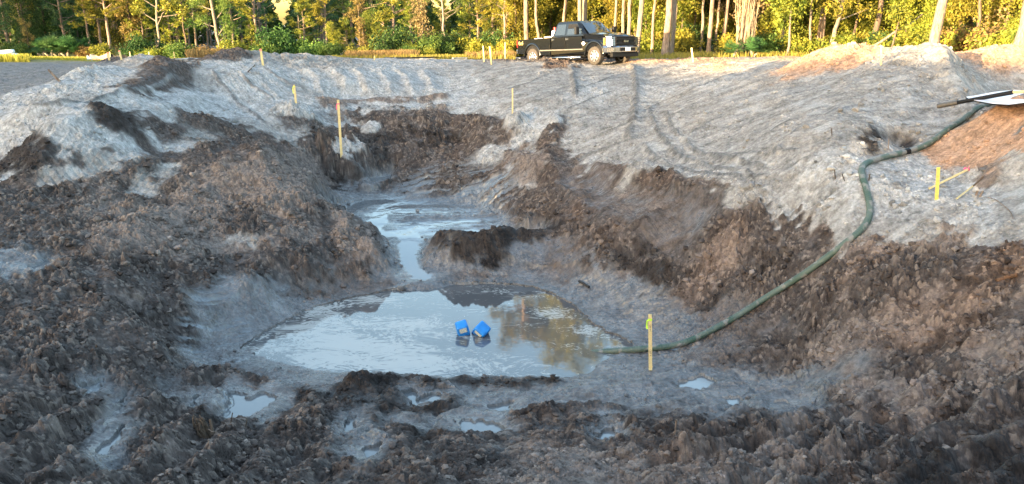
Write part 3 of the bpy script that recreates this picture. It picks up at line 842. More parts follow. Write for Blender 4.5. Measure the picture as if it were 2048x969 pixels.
for (u, v), a_, r_ in FO:
    c = at_z(u, v, POND_Z); foam += a_ * np.exp(-(((PX - c[0]) / r_) ** 2 + ((PY - c[1]) / (r_ * .6)) ** 2))
me = np_mesh('pond', np.stack([PX.ravel(), PY.ravel(), np.full(PX.size, POND_Z)], 1), fq[kf], M_POND, extra={'foam': foam.ravel()})
tag(link('pond', me), kind='structure')
for P, z in []:
    c = P.mean(0); Q = c + (P - c) * 1.25 + np.sign(P - c) * .06
    me = bpy.data.meshes.new('puddle'); me.from_pydata([(q[0], q[1], z) for q in Q], [], [list(range(len(Q)))]); me.update()
    if sum((Q[i - 1][0] * Q[i][1] - Q[i][0] * Q[i - 1][1]) for i in range(len(Q))) < 0: me.flip_normals()
    tag(link('puddle', me, None, M_WATER), kind='structure')
for S in []:
    d = np.gradient(S[:, :2], axis=0); d /= np.hypot(d[:, 0], d[:, 1])[:, None] + 1e-9
    nrm = np.stack([-d[:, 1], d[:, 0]], 1); wid = (S[:, 3] * .9 + .14)[:, None]
    A_ = np.column_stack([S[:, :2] + nrm * wid, S[:, 2]]); B_ = np.column_stack([S[:, :2] - nrm * wid, S[:, 2]])
    n = len(S); f = np.array([[i, n + i, n + i + 1, i + 1] for i in range(n - 1)])
    tag(link('stream', np_mesh('stream', np.concatenate([A_, B_]), f, M_STREAM)), kind='structure')
# ------------------------------------------------------------------ loose clods of earth (nobody could count them)
def clod_field():
    ph = (1 + 5 ** .5) / 2
    ico = np.array([(-1,ph,0),(1,ph,0),(-1,-ph,0),(1,-ph,0),(0,-1,ph),(0,1,ph),(0,-1,-ph),(0,1,-ph),(ph,0,-1),(ph,0,1),(-ph,0,-1),(-ph,0,1)]) / 1.9
    fc = np.array([(0,11,5),(0,5,1),(0,1,7),(0,7,10),(0,10,11),(1,5,9),(5,11,4),(11,10,2),(10,7,6),(7,1,8),(3,9,4),(3,4,2),(3,2,6),(3,6,8),(3,8,9),(4,9,5),(2,4,11),(6,2,10),(8,6,7),(9,8,1)])
    n0 = 260000
    a = rng.uniform(R(-37), R(37), n0); r = 6.0 * (30 / 6.0) ** rng.uniform(0, 1, n0) ** .95
    x = r * np.sin(a); y = r * np.cos(a)
    z, ci = H_arr(x, y)
    ro = RO[ci]; we = WE[ci]
    cl = fbm(x * 1.3 + 3, y * 1.3, 3)
    p = np.clip(ro - .20, 0, 1) * np.clip(.42 + 1.1 * cl, .06, 1) * np.where(we > .6, .15, 1)
    k = rng.uniform(0, 1, n0) < p * .8
    x, y, z, ci, r = x[k], y[k], z[k], ci[k], r[k]
    n = len(x); print('clods', n)
    s = .009 + .009 * rng.pareto(2.4, n); s = np.minimum(s, .05) * np.clip(r / 10, .85, 1.7)
    v = ico[None] * s[:, None, None] * rng.uniform(.55, 1.25, (n, 12, 1)) * np.stack([rng.uniform(.8, 1.4, n), rng.uniform(.8, 1.3, n), rng.uniform(.6, 1.0, n)], 1)[:, None]
    th = rng.uniform(0, 6.28, n); c, s_ = np.cos(th)[:, None], np.sin(th)[:, None]
    vx = v[..., 0] * c - v[..., 1] * s_; vy = v[..., 0] * s_ + v[..., 1] * c
    P = np.stack([vx + x[:, None], vy + y[:, None], v[..., 2] + (z + s * .25)[:, None]], -1).reshape(-1, 3)
    f = (fc[None] + (np.arange(n) * 12)[:, None, None]).reshape(-1, 3)
    col = CC[ci] * rng.uniform(.75, 1.5, (n, 1))
    col = np.repeat(np.clip(col, .01, .6), 12, 0)
    me = np_mesh('soil_clods', P, f, M_EARTH, col, extra={'wet': np.repeat(WE[ci] * .6, 12)})
    tag(link('soil_clods', me), 'loose brown clods of dug earth strewn over the slopes', 'soil', kind='stuff')
clod_field()

# ------------------------------------------------------------------ foliage
def leaf_mat(name, trans=.35, rough=.6):
    m, nt, b = nodes_of(name); N = nt.nodes; L = nt.links
    at = N.new('ShaderNodeAttribute'); at.attribute_name = 'tint'
    oi = N.new('ShaderNodeObjectInfo')
    hs = N.new('ShaderNodeHueSaturation')
    mr = N.new('ShaderNodeMapRange'); mr.inputs[3].default_value = .75; mr.inputs[4].default_value = 1.3
    L.new(oi.outputs['Random'], mr.inputs[0]); L.new(mr.outputs[0], hs.inputs['Value'])
    m2 = N.new('ShaderNodeMapRange'); m2.inputs[3].default_value = .492; m2.inputs[4].default_value = .525
    mm = N.new('ShaderNodeMath'); mm.operation = 'FRACT'; m3 = N.new('ShaderNodeMath'); m3.operation = 'MULTIPLY'; m3.inputs[1].default_value = 7.3
    L.new(oi.outputs['Random'], m3.inputs[0]); L.new(m3.outputs[0], mm.inputs[0]); L.new(mm.outputs[0], m2.inputs[0]); L.new(m2.outputs[0], hs.inputs['Hue'])
    L.new(at.outputs['Color'], hs.inputs['Color'])
    L.new(hs.outputs[0], b.inputs['Base Color'])
    b.inputs['Roughness'].default_value = rough; b.inputs['Specular IOR Level'].default_value = .25
    tr = N.new('ShaderNodeBsdfTranslucent'); L.new(hs.outputs[0], tr.inputs[0])
    mx = N.new('ShaderNodeMixShader'); mx.inputs[0].default_value = trans
    L.new(b.outputs[0], mx.inputs[1]); L.new(tr.outputs[0], mx.inputs[2]); L.new(mx.outputs[0], N['Material Output'].inputs[0])
    return m
M_LEAF = leaf_mat('foliage')
def bark_mat(name, c1, c2, sc=6):
    m, nt, b = nodes_of(name); N = nt.nodes; L = nt.links
    tc = N.new('ShaderNodeTexCoord'); mp = N.new('ShaderNodeMapping'); mp.inputs['Scale'].default_value = (sc, sc, sc * .22)
    L.new(tc.outputs['Object'], mp.inputs[0])
    n = N.new('ShaderNodeTexNoise'); n.inputs['Scale'].default_value = 2.2; n.inputs['Detail'].default_value = 7; n.inputs['Roughness'].default_value = .7
    L.new(mp.outputs[0], n.inputs[0])
    rp = N.new('ShaderNodeValToRGB'); rp.color_ramp.elements[0].position = .36; rp.color_ramp.elements[1].position = .62
    rp.color_ramp.elements[0].color = (*c1, 1); rp.color_ramp.elements[1].color = (*c2, 1)
    L.new(n.outputs[0], rp.inputs[0]); L.new(rp.outputs[0], b.inputs['Base Color'])
    b.inputs['Roughness'].default_value = .95; b.inputs['Specular IOR Level'].default_value = .1
    bp = N.new('ShaderNodeBump'); bp.inputs['Strength'].default_value = .8; bp.inputs['Distance'].default_value = .04
    L.new(n.outputs[0], bp.inputs['Height']); L.new(bp.outputs[0], b.inputs['Normal'])
    return m
M_BARK = bark_mat('pine_bark', (.10, .07, .055), (.30, .23, .18))
M_BARKP = bark_mat('pale_bark', (.11, .09, .075), (.27, .225, .18))
M_BARKD = bark_mat('dark_bark', (.06, .045, .035), (.16, .12, .09))
M_VINE = bark_mat('vine_bark', (.10, .08, .06), (.42, .34, .24), 9)

def tubes(paths, sides=7):
    """paths: list of (points, radii) -> verts, quads"""
    VV, FF = [], []; off = 0
    for pts, rad in paths:
        pts = np.asarray(pts, float); n = len(pts)
        d = np.gradient(pts, axis=0); d /= np.linalg.norm(d, axis=1)[:, None] + 1e-9
        ref = np.array([1.0, 0, 0]) if abs(d[:, 2]).mean() > .6 else np.array([0, 0, 1.0])
        e1 = np.cross(d, ref); e1 /= np.linalg.norm(e1, axis=1)[:, None] + 1e-9
        e2 = np.cross(d, e1)
        th = np.arange(sides) * 2 * np.pi / sides
        ring = pts[:, None] + np.asarray(rad)[:, None, None] * (np.cos(th)[None, :, None] * e1[:, None] + np.sin(th)[None, :, None] * e2[:, None])
        VV.append(ring.reshape(-1, 3))
        i = np.arange(n - 1)[:, None] * sides; j = np.arange(sides)[None]; j2 = (j + 1) % sides
        FF.append(np.stack([i + j, i + j2, i + sides + j2, i + sides + j], -1).reshape(-1, 4) + off)
        # caps as quads fan (degenerate-free for even sides)
        for base in (0, (n - 1) * sides):
            c = [base + k + off for k in range(sides)]
            for k in range(1, sides - 2, 2): FF.append(np.array([[c[0], c[k], c[k + 1], c[min(k + 2, sides - 1)]]]))
        off += n * sides
    return np.concatenate(VV), np.concatenate(FF)

def wander(p0, p1, n, amp, seed):
    r = np.random.default_rng(seed)
    t = np.linspace(0, 1, n)[:, None]
    p = np.asarray(p0) * (1 - t) + np.asarray(p1) * t
    w = np.cumsum(r.normal(0, 1, (n, 3)), 0); w -= w[0] * (1 - t) + w[-1] * t
    w[:, 2] *= .3
    return p + w * amp

def quads_leaf(cent, size, r, asp=.55, up=.25):
    n = len(cent)
    a = r.normal(0, 1, (n, 3)); a[:, 2] += up; a /= np.linalg.norm(a, axis=1)[:, None]
    b = r.normal(0, 1, (n, 3)); b -= (a * b).sum(1)[:, None] * a; b /= np.linalg.norm(b, axis=1)[:, None]
    s = (size * r.uniform(.6, 1.35, n))[:, None]
    c = np.cross(a, b)
    P = np.stack([cent - a * s, cent + b * s * asp, cent + a * s, cent - b * s * asp + c * s * .25], 1).reshape(-1, 3)
    return P, np.arange(n * 4).reshape(n, 4)

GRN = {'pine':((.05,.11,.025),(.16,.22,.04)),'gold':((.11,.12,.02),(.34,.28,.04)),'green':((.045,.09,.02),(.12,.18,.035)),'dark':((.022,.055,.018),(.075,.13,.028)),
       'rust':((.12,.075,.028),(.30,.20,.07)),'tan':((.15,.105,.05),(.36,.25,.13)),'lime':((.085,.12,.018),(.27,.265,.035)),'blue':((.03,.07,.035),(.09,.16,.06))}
def crown_cols(n_pts, cent, key, r, centre=None):
    c1, c2 = map(np.array, GRN[key])
    t = np.clip(.5 + .55 * fbm(cent[:, 0] * 1.3 + 7, cent[:, 2] * 1.3 + cent[:, 1], 2) + r.normal(0, .22, len(cent)), 0, 1)[:, None]
    return np.repeat(c1 * (1 - t) + c2 * t, n_pts, 0)

def pine_crown(H0, H1, rad, n_tuft, key, seed, low=.35):
    """limbs with tufts of needles; returns crown mesh and limb paths"""
    r = np.random.default_rng(seed)
    limbs = []; tuft = []
    nl = int(16 + (H1 - H0) * 4)
    for k in range(nl):
        t = (k + r.uniform(0, 1)) / nl
        z = H0 + (H1 - H0) * t
        R0 = rad * (low + (1 - low) * math.sin(math.pi * min(1, (t * 1.15 + .12)) ** .8)) * r.uniform(.6, 1.15)
        if t > .93: R0 *= .5
        a = r.uniform(0, 2 * np.pi)
        tip = np.array([math.cos(a) * R0, math.sin(a) * R0, z + R0 * r.uniform(.05, .55)])
        p = wander((0, 0, z), tip, 6, .04, int(r.integers(1e9)))
        limbs.append((p, np.linspace(.035, .008, 6)))
        m = max(3, int(n_tuft / nl))
        for _ in range(m):
            q = p[min(5, int(2 + 4 * r.uniform() ** .6))] + r.normal(0, .16, 3) * (1, 1, .8)
            tuft.append(q)
    tuft = np.array(tuft); n = len(tuft); m = 11
    c = np.repeat(tuft, m, 0)
    d = r.normal(0, 1, (n * m, 3)); d[:, 2] = np.abs(d[:, 2]) * .8 + .15; d /= np.linalg.norm(d, axis=1)[:, None]
    L = r.uniform(.13, .30, n * m)[:, None]; w = r.normal(0, 1, (n * m, 3)); w = np.cross(d, w); w /= np.linalg.norm(w, axis=1)[:, None]
    w *= r.uniform(.010, .022, n * m)[:, None]
    P = np.stack([c - w * .6, c + w * .6, c + d * L + w, c + d * L - w], 1).reshape(-1, 3)
    col = crown_cols(1, tuft, key, r); col = np.repeat(col, m * 4, 0) * r.uniform(.75, 1.3, (len(P), 1))
    return P, np.arange(n * m * 4).reshape(-1, 4), col, limbs

def leafy_crown(blobs, n, size, key, seed, asp=.55):
    """blobs (x,y,z,rx,rz,weight): leaves in uneven clumps inside"""
    r = np.random.default_rng(seed)
    W = np.array([b[5] for b in blobs], float); W /= W.sum()
    cent = []
    for b, w in zip(blobs, W):
        m = int(n * w); nc = max(5, int(m / 26))
        d = r.normal(0, 1, (nc, 3)); d /= np.linalg.norm(d, axis=1)[:, None]
        cc = np.array(b[:3]) + d * (r.uniform(.35, 1.0, nc) ** .6)[:, None] * np.array([b[3], b[3], b[4]])
        k = r.integers(0, nc, m)
        sg = .16 + .10 * r.uniform(size=nc)
        cent.append(cc[k] + r.normal(0, 1, (m, 3)) * sg[k][:, None] * (b[3] ** .5))
    cent = np.concatenate(cent)
    P, Fq = quads_leaf(cent, size, r, asp)
    c1 = crown_cols(4, cent, key, r) * np.repeat(r.uniform(.7, 1.35, (len(cent), 1)), 4, 0)
    return P, Fq, c1

def mk_tree_mesh(kind, key, seed, h=8.0, tr=.11, crown_from=.3, rad=1.4, n=2600, lean=(0, 0)):
    r = np.random.default_rng(seed)
    top = np.array([lean[0], lean[1], h])
    tp = wander((0, 0, -.35), top, 12, .035, seed)
    z = tp[:, 2]
    rad_t = np.interp(z / h, [0, .05, 1], [tr * 1.35, tr, tr * .25])
    paths = [(tp, rad_t)]
    def on(zq): return np.array([np.interp(zq, z, tp[:, 0]), np.interp(zq, z, tp[:, 1]), zq])
    if kind == 'pine':
        P, Fq, col, limbs = pine_crown(h * crown_from, h, rad, n / 9, key, seed)
        sh = np.stack([np.interp(P[:, 2], z, tp[:, 0]), np.interp(P[:, 2], z, tp[:, 1]), 0 * P[:, 2]], 1)
        P = P + sh
        for p, q in limbs:
            o = on(p[0, 2]); o[2] = 0
            paths.append((p + o, q))
    else:
        blobs = []
        nb = 9
        for k in range(nb):
            t = crown_from + (1 - crown_from) * (k + .5) / nb
            a = r.uniform(0, 6.28); rr_ = rad * r.uniform(.25, .75)
            o = on(h * t); bx = o[0] + math.cos(a) * rr_; by = o[1] + math.sin(a) * rr_
            blobs.append((bx, by, h * t, rad * r.uniform(.4, .7), rad * r.uniform(.35, .65), 1))
            paths.append((wander(on(h * t * .82), (bx, by, h * t), 5, .05, seed + k), np.linspace(tr * .35, .012, 5)))
        P, Fq, col = leafy_crown(blobs, n, .072, key, seed)
    return paths, (P, Fq, col)

_protos = {}
def tree_proto(pk, **kw):
    if pk in _protos: return _protos[pk]
    bark = kw.pop('bark', M_BARK)
    paths, cr = mk_tree_mesh(**kw)
    v, f = tubes(paths, 8)
    tm = np_mesh('trunk', v, f, bark, smooth=True)
    cm = np_mesh('crown', cr[0], cr[1], M_LEAF, cr[2]) if cr is not None and len(cr[0]) else None
    _protos[pk] = (tm, cm)
    return _protos[pk]

def put_tree(name, proto, x, y, label, cat='tree', group=None, s=1.0, rz=None, z=None, sz=None):
    tm, cm = proto
    if z is None: z = H_at(x, y)
    o = empty(name, (x, y, z - .03), rz if rz is not None else random.uniform(0, 6.28))
    o.scale = (s, s, sz or s)
    tag(o, label, cat, group)
    if tm: link('trunk', tm, o)
    if cm: link('crown', cm, o)
    return o

def px_at(u, d):
    """ground position at photograph column u and distance d (y)"""
    z = H_at((u - 1024) / F * d * CT, d)
    dep = d * CT + (EYE.z - z) * ST
    x = (u - 1024) / F * dep
    return x, d

# prototypes ---------------------------------------------------------------
PR = {}
PR['pineA'] = lambda: tree_proto('pineA', kind='pine', key='pine', seed=11, h=8.5, tr=.10, crown_from=.22, rad=1.5, n=5600)
PR['pineB'] = lambda: tree_proto('pineB', kind='pine', key='gold', seed=12, h=9.0, tr=.11, crown_from=.28, rad=1.7, n=6000)
PR['pineC'] = lambda: tree_proto('pineC', kind='pine', key='lime', seed=13, h=6.5, tr=.08, crown_from=.18, rad=1.3, n=5000)
PR['pineS'] = lambda: tree_proto('pineS', kind='pine', key='lime', seed=14, h=2.6, tr=.035, crown_from=.12, rad=.75, n=1500)
PR['pineD'] = lambda: tree_proto('pineD', kind='pine', key='blue', seed=15, h=9.5, tr=.12, crown_from=.12, rad=1.8, n=6200)
PR['tall'] = lambda: tree_proto('tall', kind='pine', key='gold', seed=16, h=15.5, tr=.17, crown_from=.42, rad=2.2, n=6500, bark=M_BARK)
PR['tallb'] = lambda: tree_proto('tallb', kind='pine', key='gold', seed=17, h=9.0, tr=.2, crown_from=.55, rad=2.0, n=3000, bark=M_BARKP)
PR['oak'] = lambda: tree_proto('oak', kind='leafy', key='gold', seed=21, h=7.5, tr=.10, crown_from=.12, rad=1.7, n=12000, bark=M_BARKD)
PR['oakg'] = lambda: tree_proto('oakg', kind='leafy', key='green', seed=22, h=8.0, tr=.11, crown_from=.10, rad=1.8, n=12000, bark=M_BARKD)
PR['oakd'] = lambda: tree_proto('oakd', kind='leafy', key='dark', seed=23, h=8.5, tr=.12, crown_from=.04, rad=2.1, n=12000, bark=M_BARKD)
PR['lime'] = lambda: tree_proto('lime', kind='leafy', key='lime', seed=24, h=6.5, tr=.07, crown_from=.12, rad=1.3, n=10000, bark=M_BARKD)
PR['tan'] = lambda: tree_proto('tan', kind='leafy', key='tan', seed=25, h=4.2, tr=.06, crown_from=.30, rad=.85, n=1900, bark=M_BARKP)
PR['rust'] = lambda: tree_proto('rust', kind='leafy', key='rust', seed=26, h=6.5, tr=.12, crown_from=.06, rad=.95, n=3600, bark=M_BARKD)
def bush_proto(pk, key, seed, w=1.2, hh=1.1, n=2600, size=.07):
    if pk in _protos: return _protos[pk]
    r = np.random.default_rng(seed)
    bl = [(r.normal(0, w * .4), r.normal(0, w * .35), hh * r.uniform(.3, .75), w * r.uniform(.3, .55), hh * r.uniform(.3, .5), 1) for _ in range(8)]
    P, Fq, col = leafy_crown(bl, n, size, key, seed)
    paths = [(wander((0, 0, -.1), (b[0], b[1], b[2]), 5, .03, seed + i), np.linspace(.03, .008, 5)) for i, b in enumerate(bl)]
    v, f = tubes(paths, 5)
    _protos[pk] = (np_mesh('stems', v, f, M_BARKD, smooth=True), np_mesh('foliage', P, Fq, M_LEAF, col))
    return _protos[pk]
def put_bush(name, proto, x, y, label, s=1, group=None, cat='bush', sz=None):
    o = empty(name, (x, y, H_at(x, y) - .03), random.uniform(0, 6.28)); o.scale = (s, s, sz or s)
    tag(o, label, cat, group); link('stems', proto[0], o); link('foliage', proto[1], o)
    return o
BU = {'g': lambda: bush_proto('bg', 'green', 31), 'l': lambda: bush_proto('bl', 'lime', 32), 'd': lambda: bush_proto('bd', 'dark', 33, 1.4, 1.4, 3200), 'o': lambda: bush_proto('bo', 'gold', 34), 'r': lambda: bush_proto('br', 'rust', 35, 1.2, .9)}
def palmetto_proto():
    if 'palm' in _protos: return _protos['palm']
    r = np.random.default_rng(41); VV = []; CC_ = []
    for k in range(34):
        a = r.uniform(0, 6.28); el = r.uniform(.35, 1.35); L = r.uniform(.5, 1.0)
        tip = np.array([math.cos(a) * math.cos(el), math.sin(a) * math.cos(el), math.sin(el)]) * L
        side = np.array([-math.sin(a), math.cos(a), 0]); up = np.cross(tip / L, side)
        for j in range(15):
            b = (j - 7) / 7 * 1.35
            d = (tip / L) * math.cos(b) + side * math.sin(b) + up * r.normal(0, .12); w = np.cross(d, up) * .018
            l2 = .42 * r.uniform(.8, 1.1)
            VV += [tip - w * .3, tip + d * l2 * .5 - w, tip + d * l2 - (0, 0, .05), tip + d * l2 * .5 + w]
            CC_ += [np.array((.045, .10, .03)) * r.uniform(.6, 1.7)] * 4
    P = np.array(VV); f = np.arange(len(P)).reshape(-1, 4)
    v, ff = tubes([(np.array([(0, 0, -.1), (.05, .02, .2), (.12, 0, .42)]), [.09, .08, .05]), (np.array([(0, .1, -.1), (-.1, .14, .15), (-.25, .2, .25)]), [.08, .07, .04])], 6)
    _protos['palm'] = (np_mesh('stems', v, ff, M_VINE, smooth=True), np_mesh('foliage', P, f, M_LEAF, np.array(CC_)))
    return _protos['palm']

# front row, left to right: column, distance, kind, scale, label
T = [
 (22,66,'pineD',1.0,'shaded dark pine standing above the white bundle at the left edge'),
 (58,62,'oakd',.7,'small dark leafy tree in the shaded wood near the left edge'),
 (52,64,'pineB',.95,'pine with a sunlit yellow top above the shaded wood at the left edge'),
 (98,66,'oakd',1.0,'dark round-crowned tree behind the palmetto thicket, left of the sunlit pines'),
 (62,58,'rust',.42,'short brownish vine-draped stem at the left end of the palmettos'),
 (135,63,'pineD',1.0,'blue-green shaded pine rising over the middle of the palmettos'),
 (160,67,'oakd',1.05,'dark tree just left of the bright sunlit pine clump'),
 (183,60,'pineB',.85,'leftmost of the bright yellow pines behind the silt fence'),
 (205,61,'pineB',1.0,'leaning slim pine inside the bright yellow clump'),
 (224,58,'pineB',1.05,'bright pine with a pale bare trunk behind the fence post'),
 (243,63,'oak',.9,'golden leafy tree right of the pale-trunked bright pine'),
 (268,60,'rust',1.0,'rust-red vine-hung tree at the right side of the bright clump'),
 (292,60,'pineC',.75,'small yellow pine between the rust-red tree and the forked tree'),
 (345,61,'pineC',.8,'low yellow-green pine right of the forked bare tree'),
 (362,64,'pineA',.95,'green pine behind the grey stem left of the bare-limbed pine'),
 (395,62,'pineB',.9,'golden pine left of the bare-limbed trunk'),
 (470,63,'pineA',1.0,'dull green pine right of the bare-limbed trunk'),
 (516,59,'pineB',1.05,'bright-topped pine wrapped in yellow vines above the dark dirt pile'),
 (504,58,'pineS',.95,'small yellow pine sapling left of the vine-wrapped pine'),
 (612,61,'pineC',.82,'slender sunlit pine above the grey sand piles'),
 (655,62,'pineB',.88,'sunlit pine with a bushy top right of the grey sand piles'),
 (668,57,'lime',.38,'little yellow tree with drooping leaves right of the grey piles'),
 (694,58,'pineS',1.0,'bright green young pine left of the ivy-covered column'),
 (722,56,'rust',.72,'ivy-covered orange-green column standing at the grass edge'),
 (772,56,'pineS',1.25,'bushy yellow-green young pine with orange lower needles'),
 (748,60,'lime',.5,'small golden leafed tree between the ivy column and young pine'),
 (790,66,'pineB',1.1,'tall sunlit pine behind the bushy young pines'),
 (822,60,'pineC',.62,'narrow yellow pine just left of the dead tan tree'),
 (846,57,'tan',1.0,'dead tan-leaved tree standing above the dark bushes'),
 (884,59,'pineC',.72,'narrow bright pine behind the bare-limbed grey trunk'),
 (940,61,'pineC',.95,'green pine left of the gold pines by the pickup bed'),
 (957,57,'pineB',.8,'golden pine left of the pickup with a thin crooked trunk'),
 (985,57,'pineC',.7,'sunlit narrow pine above the two lath stakes left of the pickup'),
 (1009,54,'pineB',.95,'tall golden pine directly left of the pickup tailgate'),
 (1032,56,'oak',.9,'golden leafy tree just behind the pickup tailgate'),
]
for u, d, k, s, lab in T:
    x, y = px_at(u, d)
    put_tree('pine_tree' if k.startswith('pine') else 'tree', PR[k](), x, y, lab, s=s)
# bare-limbed individual trees
def snag(name, u, d, h, tr, limbs, label, bark=M_BARKP, lean=(0, 0), crown=None, seed=1, amp=.05):
    x, y = px_at(u, d)
    o = empty(name, (x, y, H_at(x, y) - .03)); tag(o, label, 'tree')
    tp = wander((0, 0, -.35), (lean[0], lean[1], h), 14, amp, seed); z = tp[:, 2]
    paths = [(tp, np.interp(z / h, [0, .06, 1], [tr * 1.3, tr, tr * .55]))]
    ends = []
    for (hz, ang, L, el) in limbs:
        p0 = np.array([np.interp(hz, z, tp[:, 0]), np.interp(hz, z, tp[:, 1]), hz])
        p1 = p0 + np.array([math.cos(ang) * math.cos(el), math.sin(ang) * math.cos(el), math.sin(el)]) * L
        p = wander(p0, p1, 7, .04, seed + int(hz * 100)); paths.append((p, np.linspace(tr * .45, tr * .12, 7))); ends.append(p1)
        q = p[4] + (p1 - p0) * .35 + np.array([0, .1, .25]) * L * .6
        paths.append((wander(p[4], q, 4, .02, seed + 7), np.linspace(tr * .2, .01, 4)))
    v, f = tubes(paths, 9); link('trunk', np_mesh('trunk', v, f, bark, smooth=True), o)
    if crown:
        key, n, kind = crown
        bl = [(*(e + np.array([0, 0, .2])), .55, .45, 1) for e in ends] + [(lean[0], lean[1], h, 1.2, .9, 3)]
        if kind == 'leaf': P, Fq, col = leafy_crown(bl, n, .09, key, seed)
        else:
            rs = np.random.default_rng(seed); P, Fq, col = leafy_crown(bl, n, .11, key, seed, asp=.12)
        link('crown', np_mesh('crown', P, Fq, M_LEAF, col), o)
    return o
snag('tree', 322, 58, 7.5, .10, [(2.3,-.2,1.6,.9),(2.6,2.9,1.5,.5),(3.2,.2,1.4,.7),(3.6,3.3,1.3,.6),(2.9,0,1.9,.15)], 'forked bare-limbed tree with a pale trunk right of the bright clump', crown=('gold', 2200, 'leaf'), seed=3)
snag('tree', 372, 60, 5.5, .08, [(2.0,.3,.7,.6),(2.6,3,.7,.5)], 'grey slender stem with thin foliage between two golden pines', M_BARKD, crown=('pine', 1200, 'needle'), seed=5)
snag('pine_tree', 443, 57, 8.5, .12, [(1.6,.1,1.1,.75),(2.2,3.1,1.0,.35),(2.6,.1,1.2,.9),(1.2,.1,.7,.6),(3.4,3.0,1.2,.3)], 'tall pine with a bare grey lower trunk and broken side limbs', M_BARKP, lean=(-.9, .2), crown=('pine', 3000, 'needle'), seed=9)
snag('pine_tree', 891, 55, 7.5, .085, [(3.2,.2,1.5,.7),(3.3,2.9,1.4,.6),(2.5,.3,1.4,.6),(2.9,.4,1.6,.45),(3.8,3,1.2,.5)], 'grey pine trunk with bare upswept limbs above the dark bushes', M_BARKP, lean=(-.3, 0), crown=('pine', 900, 'needle'), seed=12)
snag('tree', 605, 63, 5.0, .07, [(2.6,0,.6,.8)], 'thin grey pole of a tree behind the pale sand piles', M_BARKP, crown=('blue', 1500, 'leaf'), seed=14)

# right side: trunks close behind the pickup
def trunk(u, d, w_px, label, tilt=0.0, h=9.0, bark=M_BARK, key='gold', crown_n=2600, seed=0, name='pine_tree', cz=.62, taper=.55, u_top=None):
    x, y = px_at(u, d)
    z0 = H_at(x, y); dep = d * CT
    r0 = w_px / F * dep / 2
    vis = 3.2
    dx = ((u_top - u) / F * dep) if u_top is not None else tilt
    o = empty(name, (x, y, z0 - .03)); tag(o, label, 'tree')
    top = np.array([dx * h / vis * .9, .2, h])
    tp = wander((0, 0, -.4), top, 16, .03, seed + 100); z = tp[:, 2]
    rs = np.random.default_rng(seed)
    rad = np.interp(z, [-.4, 0, .5, h], [r0 * 1.5, r0 * 1.25, r0, r0 * taper]) * rs.uniform(.95, 1.06, len(z))
    paths = [(tp, rad)]
    bl = []
    for k in range(10 if h < 11 else 20):
        hz = h * rs.uniform(cz, .98); a = rs.uniform(0, 6.28); L = rs.uniform(.8, 1.9)
        p0 = np.array([np.interp(hz, z, tp[:, 0]), np.interp(hz, z, tp[:, 1]), hz]); p1 = p0 + np.array([math.cos(a) * L, math.sin(a) * L, L * .35])
        paths.append((wander(p0, p1, 5, .05, seed + k), np.linspace(r0 * .3, .015, 5))); bl.append((*p1, .75, .5, 1))
    v, f = tubes(paths, 12)
    link('trunk', np_mesh('trunk', v, f, bark, smooth=True), o)
    P, Fq, col = leafy_crown(bl, crown_n, .11, key, seed, asp=.3)
    link('crown', np_mesh('crown', P, Fq, M_LEAF, col), o)
    return o
TR = [
 (1055,50,10,'reddish-tan trunk rising behind the pickup bed',M_BARK,1053,11.8),
 (1080,52,6,'thin pale crooked stem behind the pickup cab rear window',M_BARKP,1072,9.0),
 (1118,53,7,'slim tan trunk just left of the thick trunk pair over the cab',M_BARK,1128,10.8),
 (1158,48,9,'left stem of the thick trunk pair over the pickup cab',M_BARKP,1158,12.0),
 (1168,48.5,11,'right stem of the thick trunk pair over the pickup cab',M_BARKP,1166,11.2),
 (1228,50,6,'pale slim trunk above the pickup hood',M_BARKP,1231,9.0),
 (1246,48,7,'straight tan trunk above the right end of the pickup hood',M_BARK,1245,9.0),
 (1257,46,8,'forking pale trunk beside the pickup grille',M_BARKP,1256,9.0),
 (1272,44,11,'leaning pale trunk immediately right of the pickup bumper',M_BARKP,1280,9.0),
 (1304,46,6,'thin brown trunk between the leaning trunk and thick pair',M_BARK,1308,8.0),
 (1330,43,15,'thick rough trunk, left one of the pair right of the pickup',M_BARK,1333,9.5),
 (1341,43.6,9,'narrower trunk, right one of the pair right of the pickup',M_BARKP,1343,9.0),
 (1347,46,4,'thin golden sapling trunk hugging the thick trunk pair',M_BARKP,1348,6.0),
 (1399,47,6,'short pale stem behind the single lath right of the pickup',M_BARKP,1397,6.0),
 (1415,45,9,'golden upright trunk left of the vine-laden tree',M_BARK,1418,8.0),
 (1430,49,5,'slender shaded stem between two golden trunks',M_BARK,1431,8.0),
 (1445,46,8,'slightly leaning golden trunk next to the vine-laden tree',M_BARK,1451,8.0),
 (1618,46,5,'leftmost slim stem of the golden stem cluster',M_BARKP,1612,7.0),
 (1629,45,7,'upright golden stem in the middle of the stem cluster',M_BARK,1633,8.0),
 (1642,44,8,'forked stem on the right of the golden stem cluster',M_BARK,1636,8.0),
 (1655,42,9,'thick pale stem leaning right beside the stem cluster',M_BARKP,1685,3.6),
 (1740,44,12,'dark shaded trunk behind the curved fallen limb',M_BARKD,1752,7.0),
 (1862,34,19,'stout rough pine trunk leaning right above the big sand mound',M_BARK,1877,9.0),
 (2036,31,19,'stout leaning pine trunk at the right edge of the photo',M_BARK,2052,9.0),
 (1563,45,5,'thin stem left of the S-curved sapling',M_BARK,1560,6.0),
 (1700,45,5,'thin dim stem right of the leaning pale stem',M_BARKD,1704,6.0),
 (1950,40,7,'dim brown trunk inside the rust-coloured bushes at the right',M_BARKD,1946,7.0),
]
